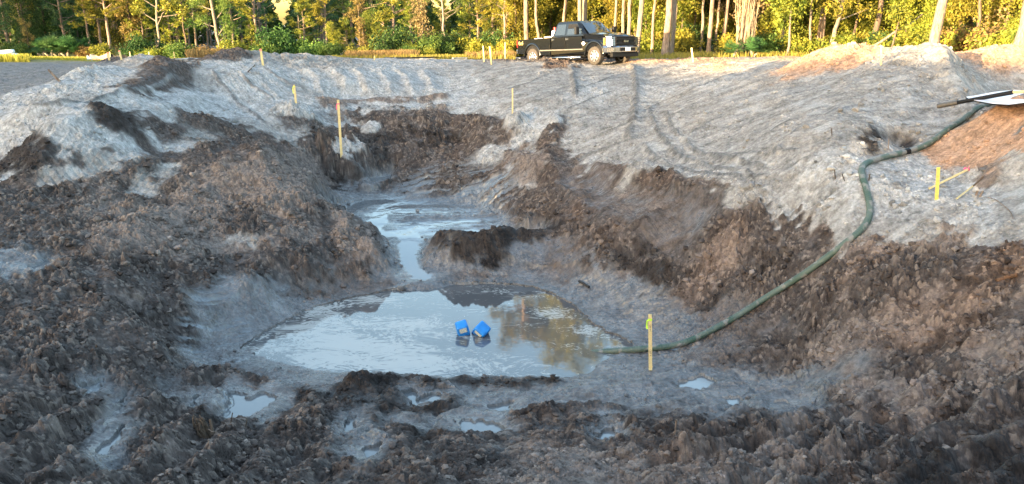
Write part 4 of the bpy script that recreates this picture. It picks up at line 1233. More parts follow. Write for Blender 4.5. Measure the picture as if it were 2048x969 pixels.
for i, (u, d, w, lab, bk, ut, h) in enumerate(TR):
    trunk(u, d, w, lab, h=h, bark=bk, seed=200 + i, u_top=ut, cz=.5 if h < 10.5 else .52, crown_n=2000 if h < 10.5 else 9000, name='pine_tree' if bk is M_BARK else 'tree')
# vine-laden tree with hanging vines
def vine_tree(u, d):
    x, y = px_at(u, d); o = empty('tree', (x, y, H_at(x, y) - .05)); tag(o, 'thick trunk shrouded in hanging dry vines, dark at its base', 'tree')
    rs = np.random.default_rng(77); paths = [(wander((0, 0, -.3), (.1, .1, 8), 12, .03, 5), np.linspace(.3, .16, 12))]
    v, f = tubes(paths, 12); link('trunk', np_mesh('trunk', v, f, M_BARKD, smooth=True), o)
    vp = []
    for k in range(110):
        a = rs.uniform(0, 6.28); r0 = rs.uniform(.28, .42); r1 = r0 + rs.uniform(0, .35) * (rs.uniform() > .4)
        z1 = rs.uniform(1.5, 4.5)
        vp.append((wander((math.cos(a) * r0, math.sin(a) * r0, -.1), (math.cos(a + .3) * r1, math.sin(a + .3) * r1, z1), 9, .03, k), np.linspace(.02, .012, 9)))
    v, f = tubes(vp, 4); link('vines', np_mesh('vines', v, f, M_VINE, smooth=True), o)
    P, Fq, col = leafy_crown([(rs.normal(0, .5), rs.normal(0, .4), z, .7, .5, 1) for z in np.linspace(2.3, 8, 9)], 4500, .08, 'tan', 78)
    link('crown', np_mesh('crown', P, Fq, M_LEAF, col), o)
vine_tree(1487, 42)
def curved_stem(name, pts, rads, label, bark, u, d, leaf=None, cat='tree'):
    x, y = px_at(u, d); z0 = H_at(x, y); o = empty(name, (x, y, z0)); tag(o, label, cat)
    v, f = tubes([(resample(np.array(pts), .08, 2), None)], 8) if False else (None, None)
    p = resample(np.array(pts, float), .12, 2); r = np.interp(np.linspace(0, 1, len(p)), np.linspace(0, 1, len(rads)), rads)
    v, f = tubes([(p, r)], 9); link('trunk', np_mesh('trunk', v, f, bark, smooth=True), o)
    if leaf:
        P, Fq, col = leafy_crown(leaf[0], leaf[1], .085, leaf[2], 91); link('crown', np_mesh('crown', P, Fq, M_LEAF, col), o)
curved_stem('tree', [(-.1,0,-.2),(-.02,0,.3),(.1,0,.75),(.02,0,1.2),(-.15,0,1.9),(-.1,0,3.4)], [.06,.07,.06,.05,.03], 'S-curved grey sapling with bright lime leaves', M_BARKP, 1575, 41, ([(-.2,0,2.3,.8,.5,2),(.3,0,2.9,.7,.4,1),(-.7,.2,3.1,.6,.5,1),(-.5,.1,1.7,.4,.3,.6),(.2,0,3.7,.9,.5,1)], 2600, 'lime'))
curved_stem('fallen_limb', [(-.3,0,-.2),(.2,0,.15),(.8,.1,.35),(1.4,0,.75),(2.0,.1,1.2),(2.5,.2,1.35),(3.1,.2,1.9)], [.07,.075,.065,.055,.04,.015], 'long pale curved limb arching out of the mound at the right', M_BARKP, 1705, 36.5, None, 'branch')
curved_stem('tree', [(0,0,-.2),(.15,0,.5),(.3,0,1.1),(.35,0,2)], [.05,.05,.04,.02], 'small crooked stem with yellow leaves right of the dark trunk', M_BARKD, 1775, 36, ([(.5,0,1.5,.35,.35,1),(.2,0,1.9,.4,.3,1)], 600, 'lime'))

# understory wall right of the pickup tailgate
UN = [(1048,57,'oak',.8),(1072,57,'oak',.85),(1100,59,'oak',.95),(1125,60,'oakg',.85),(1148,58,'oak',.8),(1182,58,'oak',.95),(1205,60,'oakd',.9),(1222,56,'oak',.8),(1245,60,'lime',.95),(1268,56,'oak',.9),
 (1290,52,'lime',.85),(1312,56,'oak',.9),(1335,55,'oak',.95),(1362,51,'lime',.9),(1385,54,'oak',.85),(1402,57,'oakd',.85),(1428,56,'oak',.9),(1452,55,'tan',1.5),(1474,56,'oak',.9),(1505,54,'tan',1.4),
 (1525,57,'oakd',.9),(1545,52,'oak',.8),(1560,50,'lime',.85),(1585,51,'lime',.95),(1602,55,'oak',.9),(1625,53,'oak',.9),(1650,54,'oak',1.0),(1672,50,'lime',.9),(1695,52,'oak',1.0),(1718,48,'lime',.9),
 (1738,52,'oak',1.0),(1760,46,'lime',.9),(1782,50,'oak',1.0),(1805,44,'lime',.85),(1828,48,'oak',1.0),(1850,43,'lime',.8),(1880,46,'oak',.95),(1905,42,'oak',.8),(1930,45,'rust',1.0),(1955,41,'tan',1.3),
 (1978,44,'rust',1.05),(2000,40,'oak',.8),(2022,43,'lime',.9),(2045,39,'lime',.8),(2075,41,'oak',.9)]
LM = [(1060,'the pickup bed'),(1110,'the front of the pickup bed'),(1150,'the pickup cab'),(1200,'the pickup windshield'),(1262,'the pickup hood'),(1320,'the leaning trunk right of the pickup'),(1365,'the thick trunk pair'),(1410,'the lath right of the pickup'),
      (1470,'the golden trunks'),(1530,'the vine-laden tree'),(1600,'the S-curved sapling'),(1660,'the golden stem cluster'),(1725,'the leaning pale stem'),(1800,'the curved fallen limb'),(1860,'the left flank of the big sand mound'),(1920,'the stout leaning pine'),(1990,'the orange mounds'),(2100,'the right-edge pine trunk')]
KW = {'oak':'golden leafy tree','oakg':'mid-green leafy tree','oakd':'dark green dense tree','lime':'yellow-green leafy tree','tan':'dry tan-leaved tree','rust':'rust-brown draped tree','pineA':'green pine','pineB':'golden pine','pineD':'blue-green pine','pineC':'yellow-green pine'}
used_lab = {}
def where(u, lms):
    for lim, nm in lms:
        if u <= lim: return nm
    return lms[-1][1]
ORD = ['', ', second from the left', ', third from the left', ', fourth from the left', ', fifth from the left', ', sixth from the left']
def ulabel(base):
    n = used_lab.get(base, 0); used_lab[base] = n + 1
    return base + ORD[min(n, 5)]
for u, d, k, s in UN:
    x, y = px_at(u, d)
    put_tree('tree', PR[k](), x, y, ulabel(KW[k] + ' behind ' + where(u, LM)), s=s)
# second row in the left and middle wood
LM2 = [(60,'the white bundle'),(170,'the palmettos'),(280,'the bright pine clump'),(400,'the forked bare tree'),(500,'the bare-limbed pine'),(600,'the dark dirt pile'),(690,'the pale sand piles'),(760,'the ivy-covered column'),(860,'the dead tan tree'),(960,'the dark roadside bushes'),(1060,'the pickup tailgate'),(1250,'the pickup'),(1500,'the thick trunk pair'),(1800,'the golden stem cluster'),(2100,'the stout leaning pine')]
rs2 = random.Random(5)
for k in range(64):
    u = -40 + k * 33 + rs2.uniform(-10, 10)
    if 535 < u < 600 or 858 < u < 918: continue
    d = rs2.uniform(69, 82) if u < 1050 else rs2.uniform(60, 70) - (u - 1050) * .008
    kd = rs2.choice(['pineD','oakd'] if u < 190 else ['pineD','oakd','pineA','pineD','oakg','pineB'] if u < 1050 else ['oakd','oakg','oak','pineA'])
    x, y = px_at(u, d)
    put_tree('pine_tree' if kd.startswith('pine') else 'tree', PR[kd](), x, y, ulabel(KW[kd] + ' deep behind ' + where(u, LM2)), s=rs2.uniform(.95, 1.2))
# bushes along the edge of the wood
BS = [(30,60,'g',.9,'dim green bush behind the white bundle'),(52,58,'g',.8,'round bush right of the white bundle'),(205,56,'o',.8,'yellow bush at the foot of the bright pines'),(180,57,'r',.8,'rusty bush at the left foot of the bright pines'),
 (278,56,'d',1.0,'dark rounded bush behind the low black fence'),(300,55,'l',.6,'small yellow-green bush behind the low black fence'),(345,56,'l',.9,'bright bush at the foot of the forked bare tree'),(365,55,'g',.9,'green bush left of the reddish weeds'),
 (400,56,'r',.8,'reddish weed bush left of the dark dirt pile'),(430,55,'r',.7,'reddish bush touching the dark dirt pile'),(487,56,'l',1.2,'yellow-green bush behind the dark dirt pile'),(530,55,'g',1.0,'leafy bush behind the lath by the dark dirt pile'),
 (553,56,'d',1.35,'dark green dome-shaped bush above the pale sand piles'),(585,57,'l',1.2,'pale green bush right of the dark dome bush'),(610,56,'g',1.1,'green bush below the slender sunlit pine'),(640,55,'g',1.0,'mid-green bush right of the pale sand piles'),
 (672,54,'g',.9,'low green bush left of the yellow grass'),(705,54,'o',.7,'yellow bush by the ivy-covered column'),(740,54,'o',.8,'orange-yellow bush right of the ivy-covered column'),(800,54,'d',1.35,'tall dark green bush left of the dead tan tree'),
 (826,53,'l',.9,'lime bush in front of the tall dark bush'),(812,52,'g',.7,'low blue-green bush at the grass edge'),(850,54,'g',1.3,'broad green bush below the dead tan tree'),(880,53,'g',1.2,'broad green bush at the foot of the grey pine trunk'),
 (862,51.5,'l',.7,'small sunlit bush in the grass below the dead tree'),(905,54,'d',1.1,'black-green bush right of the grey pine trunk'),(930,54,'o',1.1,'golden bush left of the lath pair'),(958,53,'o',1.0,'yellow bush behind the lath pair'),
 (985,54,'d',1.1,'dark bush between the lath pair and the pickup'),(1012,52,'o',.9,'golden bush beside the pickup rear bumper'),(1035,53,'o',1.0,'golden bush behind the pickup rear wheel'),(1100,53,'o',1.0,'golden bush behind the middle of the pickup'),(1150,54,'o',1.0,'golden bush behind the pickup doors'),
 (1210,53,'o',1.0,'golden bush behind the pickup hood'),(1290,47,'l',.9,'lime bush at the foot of the leaning pale trunk'),(1315,48,'o',1.0,'yellow bush between leaning trunk and thick pair'),(1365,46,'o',1.1,'golden bush right of the thick trunk pair'),(1390,48,'d',1.0,'dark bush in the gap right of the thick pair'),
 (1460,45,'o',.9,'golden bush left of the vine-laden tree'),(1515,44,'o',1.1,'golden bush right of the vine-laden tree'),(1540,43,'g',1.0,'green bush left of the S-curved sapling'),(1600,43,'l',1.0,'yellow-green bush right of the S-curved sapling'),(1690,41,'l',1.1,'yellow-green bush behind the orange mound'),
 (1725,42,'o',1.1,'golden bush left of the dark trunk'),(1790,39,'l',1.2,'bright bush right of the dark trunk'),(1760,40,'d',.9,'dark hollow bush beside the dark trunk'),(1825,38,'l',1.2,'bright bush left of the stout leaning pine'),(1905,38,'r',1.2,'brown bush right of the stout leaning pine'),
 (1945,37,'r',1.3,'large rust-brown bush behind the far orange mound'),(1990,36,'l',1.1,'green bush left of the right-edge pine'),(2020,35,'l',1.0,'bright green bush touching the right-edge pine')]
for u, d, k, s, lab in BS:
    x, y = px_at(u, d); put_bush('bush', BU[k](), x, y, lab, s=s)
for i, (u, d, s) in enumerate([(88,57,1.2),(104,56.5,1.3),(120,57,1.15),(136,56.5,1.3),(152,57,1.2),(168,57.5,1.2),(1467,41,.8),(1505,41,.9)]):
    x, y = px_at(u, d)
    lab = ['leftmost palmetto of the thicket beyond the grass strip','second palmetto from the left in the thicket','third palmetto from the left in the thicket','third palmetto from the right in the thicket','second palmetto from the right in the thicket','rightmost palmetto of the thicket by the bright pines','small palmetto left of the vine-laden trunk','small palmetto right of the vine-laden trunk'][i]
    put_bush('palmetto', palmetto_proto(), x, y, lab, s=s, cat='palmetto', group='palmettos in the thicket' if i < 6 else None)

# far-off wood that reads as one mass
def far_wood():
    r = np.random.default_rng(99)
    n = 90000
    u = r.uniform(-500, 2600, n); d = r.uniform(84, 112, n) - np.clip(u - 1050, 0, 900) * .012
    th = (u - 1024) / F * CT
    x = th * d * 1.0; y = d
    topn = 8.2 + 1.6 * perlin(u * .012, d * 0 + 3.3) + 1.2 * perlin(u * .04, d * 0 + 8.3)
    gap = np.exp(-((u - 568) / 30) ** 2) + np.exp(-((u - 886) / 28) ** 2)
    topn = topn * (1 - np.clip(gap, 0, 1)) + np.clip(gap, 0, 1) * 1.6
    z = -.5 + topn * r.uniform(0, 1, n) ** .9
    cent = np.stack([x, y, z], 1) + r.normal(0, .15, (n, 3))
    P, Fq = quads_leaf(cent, .34, r, .6)
    col = crown_cols(4, cent * .4, 'green', r) * .8
    tp = []
    for k in range(150):
        uu_ = r.uniform(-100, 2200)
        if abs(uu_ - 568) < 30 or abs(uu_ - 886) < 30: uu_ += 70
        dd = r.uniform(80, 95); xx = (uu_ - 1024) / F * CT * dd
        tp.append((wander((xx, dd, -.8), (xx + r.normal(0, .3), dd, 7), 5, .03, k), np.linspace(.14, .08, 5)))
    v, f = tubes(tp, 5)
    o = link('far_wood', np_mesh('far_wood', P, Fq, M_LEAF, col)); tag(o, 'dark distant wood closing off the view behind the nearer trees', 'wood', kind='stuff')
    o = link('far_trunks', np_mesh('far_trunks', v, f, M_BARK, smooth=True)); tag(o, 'dim far-off trunks within the distant wood', 'wood', kind='stuff')
far_wood()
# the wood behind the photographer, which keeps the pit in shade
def shade_wood():
    r = np.random.default_rng(123)
    e = np.array([.714, -.70]); n = 42000
    q = r.uniform(-95, 60, n); dep = r.uniform(0, 7, n)
    def top(q):
        hgt = np.where(q < -64, 13.5, np.where(q < -50.5, 5.3, np.where(q < -27, 6.9, np.where(q < -14, 6.75, 7.35))))
        return hgt + .35 * perlin(q * .22, q * 0 + 2) + .25 * perlin(q * .9, q * 0 + 5)
    z = -1.2 + (top(q) + 1.2) * r.uniform(0, 1, n) ** .85
    # solid front with a ragged top
    c = np.array([-35.0, -35.7])
    x = c[0] + e[0] * q - .7 * dep; y = c[1] + e[1] * q - .7 * dep
    P, Fq = quads_leaf(np.stack([x, y, z], 1), .55, r, .7)
    col = crown_cols(4, P[::4] * .2, 'green', r)
    o = link('wood', np_mesh('wood', P, Fq, M_LEAF, col)); tag(o, 'dense wood behind the pit that shades it', 'wood', kind='stuff')
shade_wood()

# grass and weeds
def grass(name, label, regions, cols, seed):
    r = np.random.default_rng(seed); PP = []; KK = []
    for (u0, u1, d0, d1, n, hgt) in regions:
        u = r.uniform(u0, u1, n); d = r.uniform(d0, d1, n)
        x = (u - 1024) / F * CT * d; z, _ = H_arr(x, d)
        b = np.stack([x, d, z - .02], 1); L = hgt * r.uniform(.5, 1.3, n)
        t = b + np.stack([r.normal(0, .25, n) * L, r.normal(0, .25, n) * L, L], 1); w = np.stack([r.uniform(.012, .03, n), r.normal(0, .01, n), 0 * L], 1)
        PP.append(np.stack([b - w, b + w, t + w * .3, t - w * .3], 1).reshape(-1, 3))
        c1, c2 = cols; k = r.uniform(0, 1, (n, 1)); KK.append(np.repeat(np.array(c1) * (1 - k) + np.array(c2) * k, 4, 0))
    P = np.concatenate(PP); o = link(name, np_mesh(name, P, np.arange(len(P)).reshape(-1, 4), M_LEAF, np.concatenate(KK)))
    tag(o, label, 'grass', kind='stuff')
grass('grass', 'short yellow-green grass strip beyond the grey field', [(-80,420,48.5,56,26000,.10),(-60,48,45,48,3000,.35)], ((.20,.19,.03),(.34,.28,.04)), 301)
grass('dry_grass', 'tall golden grass along the foot of the wood', [(650,1030,46.5,53,9000,.26),(1240,1700,40.5,44,2500,.25)], ((.22,.20,.03),(.38,.32,.07)), 302)
grass('red_weeds', 'reddish dry weeds at the edge of the wood', [(690,830,47.5,52,3500,.5),(370,480,47,54,3500,.55),(930,1030,47,51,1200,.4)], ((.12,.065,.03),(.27,.16,.07)), 303)
# ------------------------------------------------------------------ mesh-building helpers for made objects
def bm_obj(name, bm, mat, parent=None, bevel=0.0, smooth=False, seg=2):
    if bevel:
        es = [e for e in bm.edges if len(e.link_faces) == 2 and e.calc_face_angle(0) > .5]
        bmesh.ops.bevel(bm, geom=es, offset=bevel, segments=seg, affect='EDGES', profile=.6, clamp_overlap=True)
    bmesh.ops.recalc_face_normals(bm, faces=bm.faces)
    me = bpy.data.meshes.new(name); bm.to_mesh(me); bm.free()
    if smooth:
        for p in me.polygons: p.use_smooth = True
    return link(name, me, parent, mat)
def box(bm, c, s, rot=None):
    m = Matrix.Translation(c)
    if rot is not None: m = m @ rot
    m = m @ Matrix.Diagonal((*s, 1))
    return bmesh.ops.create_cube(bm, size=1, matrix=m)['verts']
def cyl(bm, c, r, h, axis='Z', seg=24, r2=None):
    rot = {'Z': Matrix(), 'Y': Matrix.Rotation(R(90), 4, 'X'), 'X': Matrix.Rotation(R(90), 4, 'Y')}[axis]
    return bmesh.ops.create_cone(bm, cap_ends=True, segments=seg, radius1=r, radius2=r if r2 is None else r2, depth=h, matrix=Matrix.Translation(c) @ rot)['verts']
def prism(bm, pts, y0, y1, f=None):
    """closed outline in (x, z) extruded from y0 to y1; f(x, z, y) may reshape"""
    f = f or (lambda x, z, y: (x, y, z))
    a = [bm.verts.new(f(x, z, y0)) for x, z in pts]; b = [bm.verts.new(f(x, z, y1)) for x, z in pts]
    bm.faces.new(a); bm.faces.new(b[::-1])
    n = len(pts)
    for i in range(n): bm.faces.new((a[i], b[i], b[(i + 1) % n], a[(i + 1) % n]))
def text_obj(name, body, size, mat, parent, M, ext=.001, sx=1.0):
    cu = bpy.data.curves.new(name, 'FONT'); cu.body = body; cu.size = size; cu.extrude = ext; cu.align_x = 'CENTER'; cu.align_y = 'CENTER'
    t = bpy.data.objects.new(name, cu); COL.objects.link(t)
    dg = bpy.context.evaluated_depsgraph_get(); me = bpy.data.meshes.new_from_object(t.evaluated_get(dg)); bpy.data.objects.remove(t)
    me.transform(M @ Matrix.Diagonal((sx, 1, 1, 1))); me.name = name
    me.materials.clear()
    return link(name, me, parent, mat)

M_PAINT = mat_plain('black_paint', (.003, .0035, .0045), .18, 0, .1, coat=.6, spec=.4)
M_BLACK = mat_plain('black_plastic', (.008, .008, .009), .6, spec=.25)
M_GLASS = mat_plain('dark_glass', (.012, .015, .018), .04, 0, .05, spec=.9, coat=.6)
M_CHROME = mat_plain('chrome', (.50, .50, .52), .2, 1.0, .03)
M_ALLOY = mat_plain('alloy', (.62, .62, .64), .28, .85, .05)
M_TYRE = mat_plain('dusty_tyre', (.05, .043, .037), .92, 0, .35, 14)
M_LAMP = mat_plain('lamp_glass', (.10, .105, .12), .08, .4, .1, coat=.8)
M_AMBER = mat_plain('amber', (.8, .3, .03), .2)
M_RED = mat_plain('red_plastic', (.45, .02, .02), .3)
M_WHITE = mat_plain('white_paint', (.75, .76, .78), .45, 0, .08)
M_YEL = mat_plain('yellow_paint', (.75, .62, .04), .4)
M_TAN = mat_plain('grey_trim', (.10, .095, .085), .5)

def pickup():
    t = empty('pickup_truck')
    tag(t, 'black crew-cab pickup with chrome bumper parked on the rim before the wood', 'pickup')
    W = .99
    def arch(cx, cz, r, n=14):   # from rear to front over the wheel
        return [(cx + r * math.cos(a), cz + r * math.sin(a)) for a in np.linspace(math.pi - .12, .12, n)]
    # bed and lower body, one side outline
    cz = .44
    def side(x, z, y):
        # cross-section: rounded shoulder, slight tuck at the sill
        k = 1.0
        s = 1 if y > 0 else -1
        tuck = .04 * max(0, (.62 - z) / .2) + .05 * max(0, (z - 1.05) / .3) ** 2
        nose = .0 if x < 4.7 else .16 * ((x - 4.7) / .65) ** 2
        return (x, s * (abs(y) - tuck - nose), z)
    def panel(name, pts, parent=t, mat=M_PAINT, bev=.02):
        bm = bmesh.new(); prism(bm, pts, -W, W, side)
        bmesh.ops.triangulate(bm, faces=[f for f in bm.faces if len(f.verts) > 4], ngon_method='EAR_CLIP')
        return bm_obj(name, bm, mat, parent, 0)
    bed_pts = [(-1.18, .62), (-.60, .56)] + arch(0, cz, .56) + [(.62, .50), (1.37, .50), (1.37, 1.31), (-1.17, 1.27)]
    bm = bmesh.new()
    for s in (-1, 1): prism(bm, bed_pts, s * .87, s * W)
    box(bm, (.1, 0, .72), (2.5, 1.72, .06)); box(bm, (1.33, 0, 1.0), (.06, 1.72, .6))
    bmesh.ops.triangulate(bm, faces=[f for f in bm.faces if len(f.verts) > 4], ngon_method='EAR_CLIP')
    bed = bm_obj('bed', bm, M_PAINT, t)
    cab_pts = [(1.40, .50), (3.74, .50)] + arch(4.38, cz, .57)[0:] + [(5.0, .60), (5.30, .70), (5.34, 1.05), (5.26, 1.20), (4.9, 1.30), (3.80, 1.40), (1.40, 1.36)]
    body = panel('body', cab_pts)
    # hood with raised centre
    bm = bmesh.new()
    rows = [(3.62, 1.40), (3.95, 1.43), (4.4, 1.40), (4.85, 1.34), (5.18, 1.25), (5.30, 1.16)]
    ys = [-.86, -.80, -.5, -.42, 0, .42, .5, .80, .86]; up = [-.03, .0, .03, .055, .06, .055, .03, .0, -.03]
    g = [[bm.verts.new((x - .16 * abs(y) ** 2 * (x > 4.6), y * (1 - .05 * (x > 5)), z + u * (1 - .6 * (i == 5)))) for y, u in zip(ys, up)] for i, (x, z) in enumerate(rows)]
    for a, b in zip(g, g[1:]):
        for k in range(len(ys) - 1): bm.faces.new((a[k], b[k], b[k + 1], a[k + 1]))
    ret = bmesh.ops.extrude_face_region(bm, geom=bm.faces[:]); bmesh.ops.translate(bm, verts=[v for v in ret['geom'] if isinstance(v, bmesh.types.BMVert)], vec=(0, 0, -.03))
    bm_obj('hood', bm, M_PAINT, t, smooth=False)
    # cab
    def greenhouse():
        bm = bmesh.new()
        lo = [(1.42, .93), (3.86, .90)]; hi = [(1.70, .76), (3.05, .75)]
        z0, z1 = 1.34, 2.0
        sec = [(1.42, 3.84, .935, z0), (1.50, 3.62, .90, 1.52), (1.64, 3.22, .80, 1.90), (1.70, 3.08, .755, 1.985), (1.80, 2.95, .66, 2.03)]
        g = []
        for xa, xb, w, z in sec:
            n = 7
            ring = [(xa, -w + .05), (xa + .06, -w)] + [(xa + (xb - xa) * k / n, -w) for k in range(1, n)] + [(xb - .12, -w), (xb, -w + .12), (xb + .04, 0), (xb, w - .12), (xb - .12, w)] + [(xa + (xb - xa) * (n - k) / n, w) for k in range(1, n)] + [(xa + .06, w), (xa, w - .05)]
            g.append([bm.verts.new((x, y, z)) for x, y in ring])
        for a, b in zip(g, g[1:]):
            m = len(a)
            for k in range(m): bm.faces.new((a[k], a[(k + 1) % m], b[(k + 1) % m], b[k]))
        bm.faces.new(g[-1]); bm.faces.new(g[0][::-1])
        return bm
    bm_obj('cab', greenhouse(), M_PAINT, t)
    def wy(z): return float(np.interp(z, [1.34, 1.52, 1.90, 1.985], [.935, .90, .80, .755]))
    def side_glass(name, pts, s, mat, parent=t, off=.008, th=.006):
        bm = bmesh.new()
        a = [bm.verts.new((x, s * (wy(z) + off), z)) for x, z in pts]; b = [bm.verts.new((x, s * (wy(z) + off - th), z)) for x, z in pts]
        bm.faces.new(a); bm.faces.new(b[::-1]); n = len(a)
        for i in range(n): bm.faces.new((a[i], b[i], b[(i + 1) % n], a[(i + 1) % n]))
        return bm_obj(name, bm, mat, parent)
    rear_w = [(1.66, 1.40), (2.36, 1.40), (2.36, 1.88), (1.78, 1.88)]
    front_w = [(2.52, 1.40), (3.58, 1.40), (3.44, 1.56), (3.06, 1.87), (2.52, 1.88)]
    for s in (-1, 1):
        # doors with their own skins, handles
        for nm, x0, x1, wpts in (('rear_door', 1.46, 2.43, rear_w), ('front_door', 2.455, 3.60, front_w)):
            bm = bmesh.new()
            box(bm, ((x0 + x1) / 2, s * (W - .003), .985), (x1 - x0 - .02, .016, .62))
            d = bm_obj(nm, bm, M_PAINT, t, .006)
            fr = [(x + (.035 if x > (x0 + x1) / 2 else -.035), z + (.03 if z > 1.6 else -.025)) for x, z in wpts]
            side_glass('window_frame', fr, s, M_PAINT, d, .004, .01)
            if nm == 'front_door':
                side_glass('window', [(2.52, 1.40), (3.58, 1.40), (3.44, 1.56), (3.31, 1.665), (2.52, 1.665)], s, M_GLASS, d, .012)
                side_glass('window_opening', [(2.52, 1.68), (3.29, 1.68), (3.06, 1.87), (2.52, 1.88)], s, M_BLACK, d, .011)  # solid black panel: the cab's inner dark painted over the opening
            else: side_glass('window', wpts, s, M_GLASS, d, .012)
            bm = bmesh.new(); box(bm, (x0 + .13, s * (W + .022), 1.20), (.19, .025, .04)); box(bm, (x0 + .05, s * (W + .012), 1.20), (.02, .02, .12)); bm_obj('handle', bm, M_CHROME, d, .006)
        # wheel arch flares
        for cx in (0, 4.38):
            bm = bmesh.new(); ro, ri = .665, .565; n = 18; rings = []
            for i in range(n + 1):
                a = math.pi * (1.02 - 1.04 * i / n)
                rings.append([bm.verts.new((cx + r_ * math.cos(a), s * y_, cz + r_ * math.sin(a) * 1.0)) for r_, y_ in ((ri, W - .05), (ri, W + .03), (.60, W + .045), (ro, W + .012), (ro, W - .05))])
            for a, b in zip(rings, rings[1:]):
                for k in range(5): bm.faces.new((a[k], a[(k + 1) % 5], b[(k + 1) % 5], b[k]))
            bm.faces.new(rings[0]); bm.faces.new(rings[-1][::-1])
            bm_obj('wheel_arch_flare', bm, M_PAINT if True else M_TAN, t, smooth=True)
        # crease strip along the flank
        bm = bmesh.new(); box(bm, (2.12, s * (W + .012), .72), (3.06, .022, .06)); bm_obj('side_moulding', bm, M_TAN, t, .008)
        # running board with brackets
        bm = bmesh.new(); cyl(bm, (2.2, s * (W + .06), .36), .055, 2.75, 'X', 14); r_ = bm_obj('running_board', bm, M_CHROME, t, smooth=True)
        bm = bmesh.new()
        for xx in (1.1, 2.2, 3.3): box(bm, (xx, s * (W - .12), .42), (.06, .36, .04))
        bm_obj('bracket', bm, M_BLACK, r_)
        # mirror
        bm = bmesh.new(); box(bm, (3.50, s * 1.22, 1.56), (.13, .22, .36)); mr_ = bm_obj('mirror', bm, M_BLACK, t, .04)
        bm = bmesh.new(); box(bm, (3.47, s * 1.03, 1.62), (.05, .26, .035)); box(bm, (3.47, s * 1.03, 1.46), (.05, .26, .035)); bm_obj('mirror_arm', bm, M_CHROME, mr_, .008)
        bm = bmesh.new(); box(bm, (3.43, s * 1.22, 1.56), (.012, .18, .31)); bm_obj('mirror_glass', bm, M_CHROME, mr_)
        # headlight, wraps round the corner
        bm = bmesh.new()
        pts = [(4.97, s * .985), (5.18, s * .955), (5.375, s * .86), (5.40, s * .66), (5.30, s * .64), (5.0, s * .88)]
        a = [bm.verts.new((x, y, .84)) for x, y in pts]; b = [bm.verts.new((x - .03, y * .995, 1.21)) for x, y in pts]
        bm.faces.new(a); bm.faces.new(b[::-1])
        for i in range(6): bm.faces.new((a[i], b[i], b[(i + 1) % 6], a[(i + 1) % 6]))
        hl = bm_obj('headlight', bm, M_LAMP, t, .01)
        bm = bmesh.new()
        for k in range(4): box(bm, (5.375, s * .83, .90 + .085 * k), (.06, .24, .022), Matrix.Rotation(s * -.45, 4, 'Z'))
        bm_obj('lamp_bar', bm, M_BLACK, hl)
        bm = bmesh.new(); box(bm, (5.04, s * .985, 1.03), (.08, .03, .26)); bm_obj('turn_signal', bm, M_AMBER, hl, .008)
        # tail light
        bm = bmesh.new(); box(bm, (-1.17, s * .945, 1.08), (.09, .09, .36)); bm_obj('tail_light', bm, M_RED, t, .012)
    # windscreen, rear window
    for nm, x0, x1, w0, w1, z0, z1, dx in (('windshield', 3.80, 3.16, .76, .64, 1.42, 1.93, .045), ('rear_window', 1.455, 1.655, .72, .6, 1.45, 1.88, -.015)):
        bm = bmesh.new()
        n = 6; A_ = []; B_ = []
        for k in range(n + 1):
            q = -1 + 2 * k / n; c = (.055 * (1 - q * q) + dx) if nm == 'windshield' else dx
            A_.append(bm.verts.new((x0 + c, q * w0, z0))); B_.append(bm.verts.new((x1 + c, q * w1, z1)))
        for k in range(n): bm.faces.new((A_[k], A_[k + 1], B_[k + 1], B_[k]))
        ret = bmesh.ops.extrude_face_region(bm, geom=bm.faces[:]); bmesh.ops.translate(bm, verts=[v for v in ret['geom'] if isinstance(v, bmesh.types.BMVert)], vec=(-.008 if dx > 0 else .008, 0, 0))
        bm_obj(nm, bm, M_GLASS, t)
    # grille
    bm = bmesh.new(); box(bm, (5.33, 0, 1.02), (.10, 1.30, .44)); gr = bm_obj('grille', bm, M_BLACK, t, .03)
    bm = bmesh.new()
    for z in (.84, 1.20): box(bm, (5.39, 0, z), (.03, 1.22, .03))
    for y in (-.61, .61): box(bm, (5.39, y, 1.02), (.03, .03, .38))
    for z in (.93, 1.11): box(bm, (5.395, 0, z), (.035, 1.18, .075))
    bm_obj('grille_bar', bm, M_BLACK, gr, .01)
    bm = bmesh.new(); cyl(bm, (5.425, 0, 1.02), .085, .02, 'X', 28)
    for v in bm.verts: v.co.y *= 1.9
    bd = bm_obj('badge', bm, M_BLACK, gr)
    rot_front = Matrix.Translation((5.437, 0, 1.02)) @ Matrix(((0, 0, 1, 0), (1, 0, 0, 0), (0, 1, 0, 0), (0, 0, 0, 1)))
    text_obj('badge_lettering', 'Ford', .12, M_CHROME, bd, rot_front, sx=1.15)
    # bumpers
    bm = bmesh.new()
    out = [(5.40, -.55), (5.50, -.5), (5.52, 0), (5.50, .5), (5.40, .80), (5.18, .99), (4.98, 1.02)]
    prof = [(-.03, .52), (.05, .56), (.06, .76), (-.02, .82), (-.12, .80), (-.12, .54)]
    path = [(4.98, -1.02), (5.18, -.99), (5.38, -.82), (5.47, -.5), (5.49, 0), (5.47, .5), (5.38, .82), (5.18, .99), (4.98, 1.02)]
    rings = []
    for (x, y) in path:
        nx_, ny_ = (1.0, y * .35); l = math.hypot(nx_, ny_); nx_ /= l; ny_ /= l
        rings.append([bm.verts.new((x + o_ * nx_, y + o_ * ny_, z)) for o_, z in prof])
    for a, b in zip(rings, rings[1:]):
        for k in range(6): bm.faces.new((a[k], a[(k + 1) % 6], b[(k + 1) % 6], b[k]))
    bm.faces.new(rings[0]); bm.faces.new(rings[-1][::-1])
    bp_ = bm_obj('front_bumper', bm, M_CHROME, t, .0)
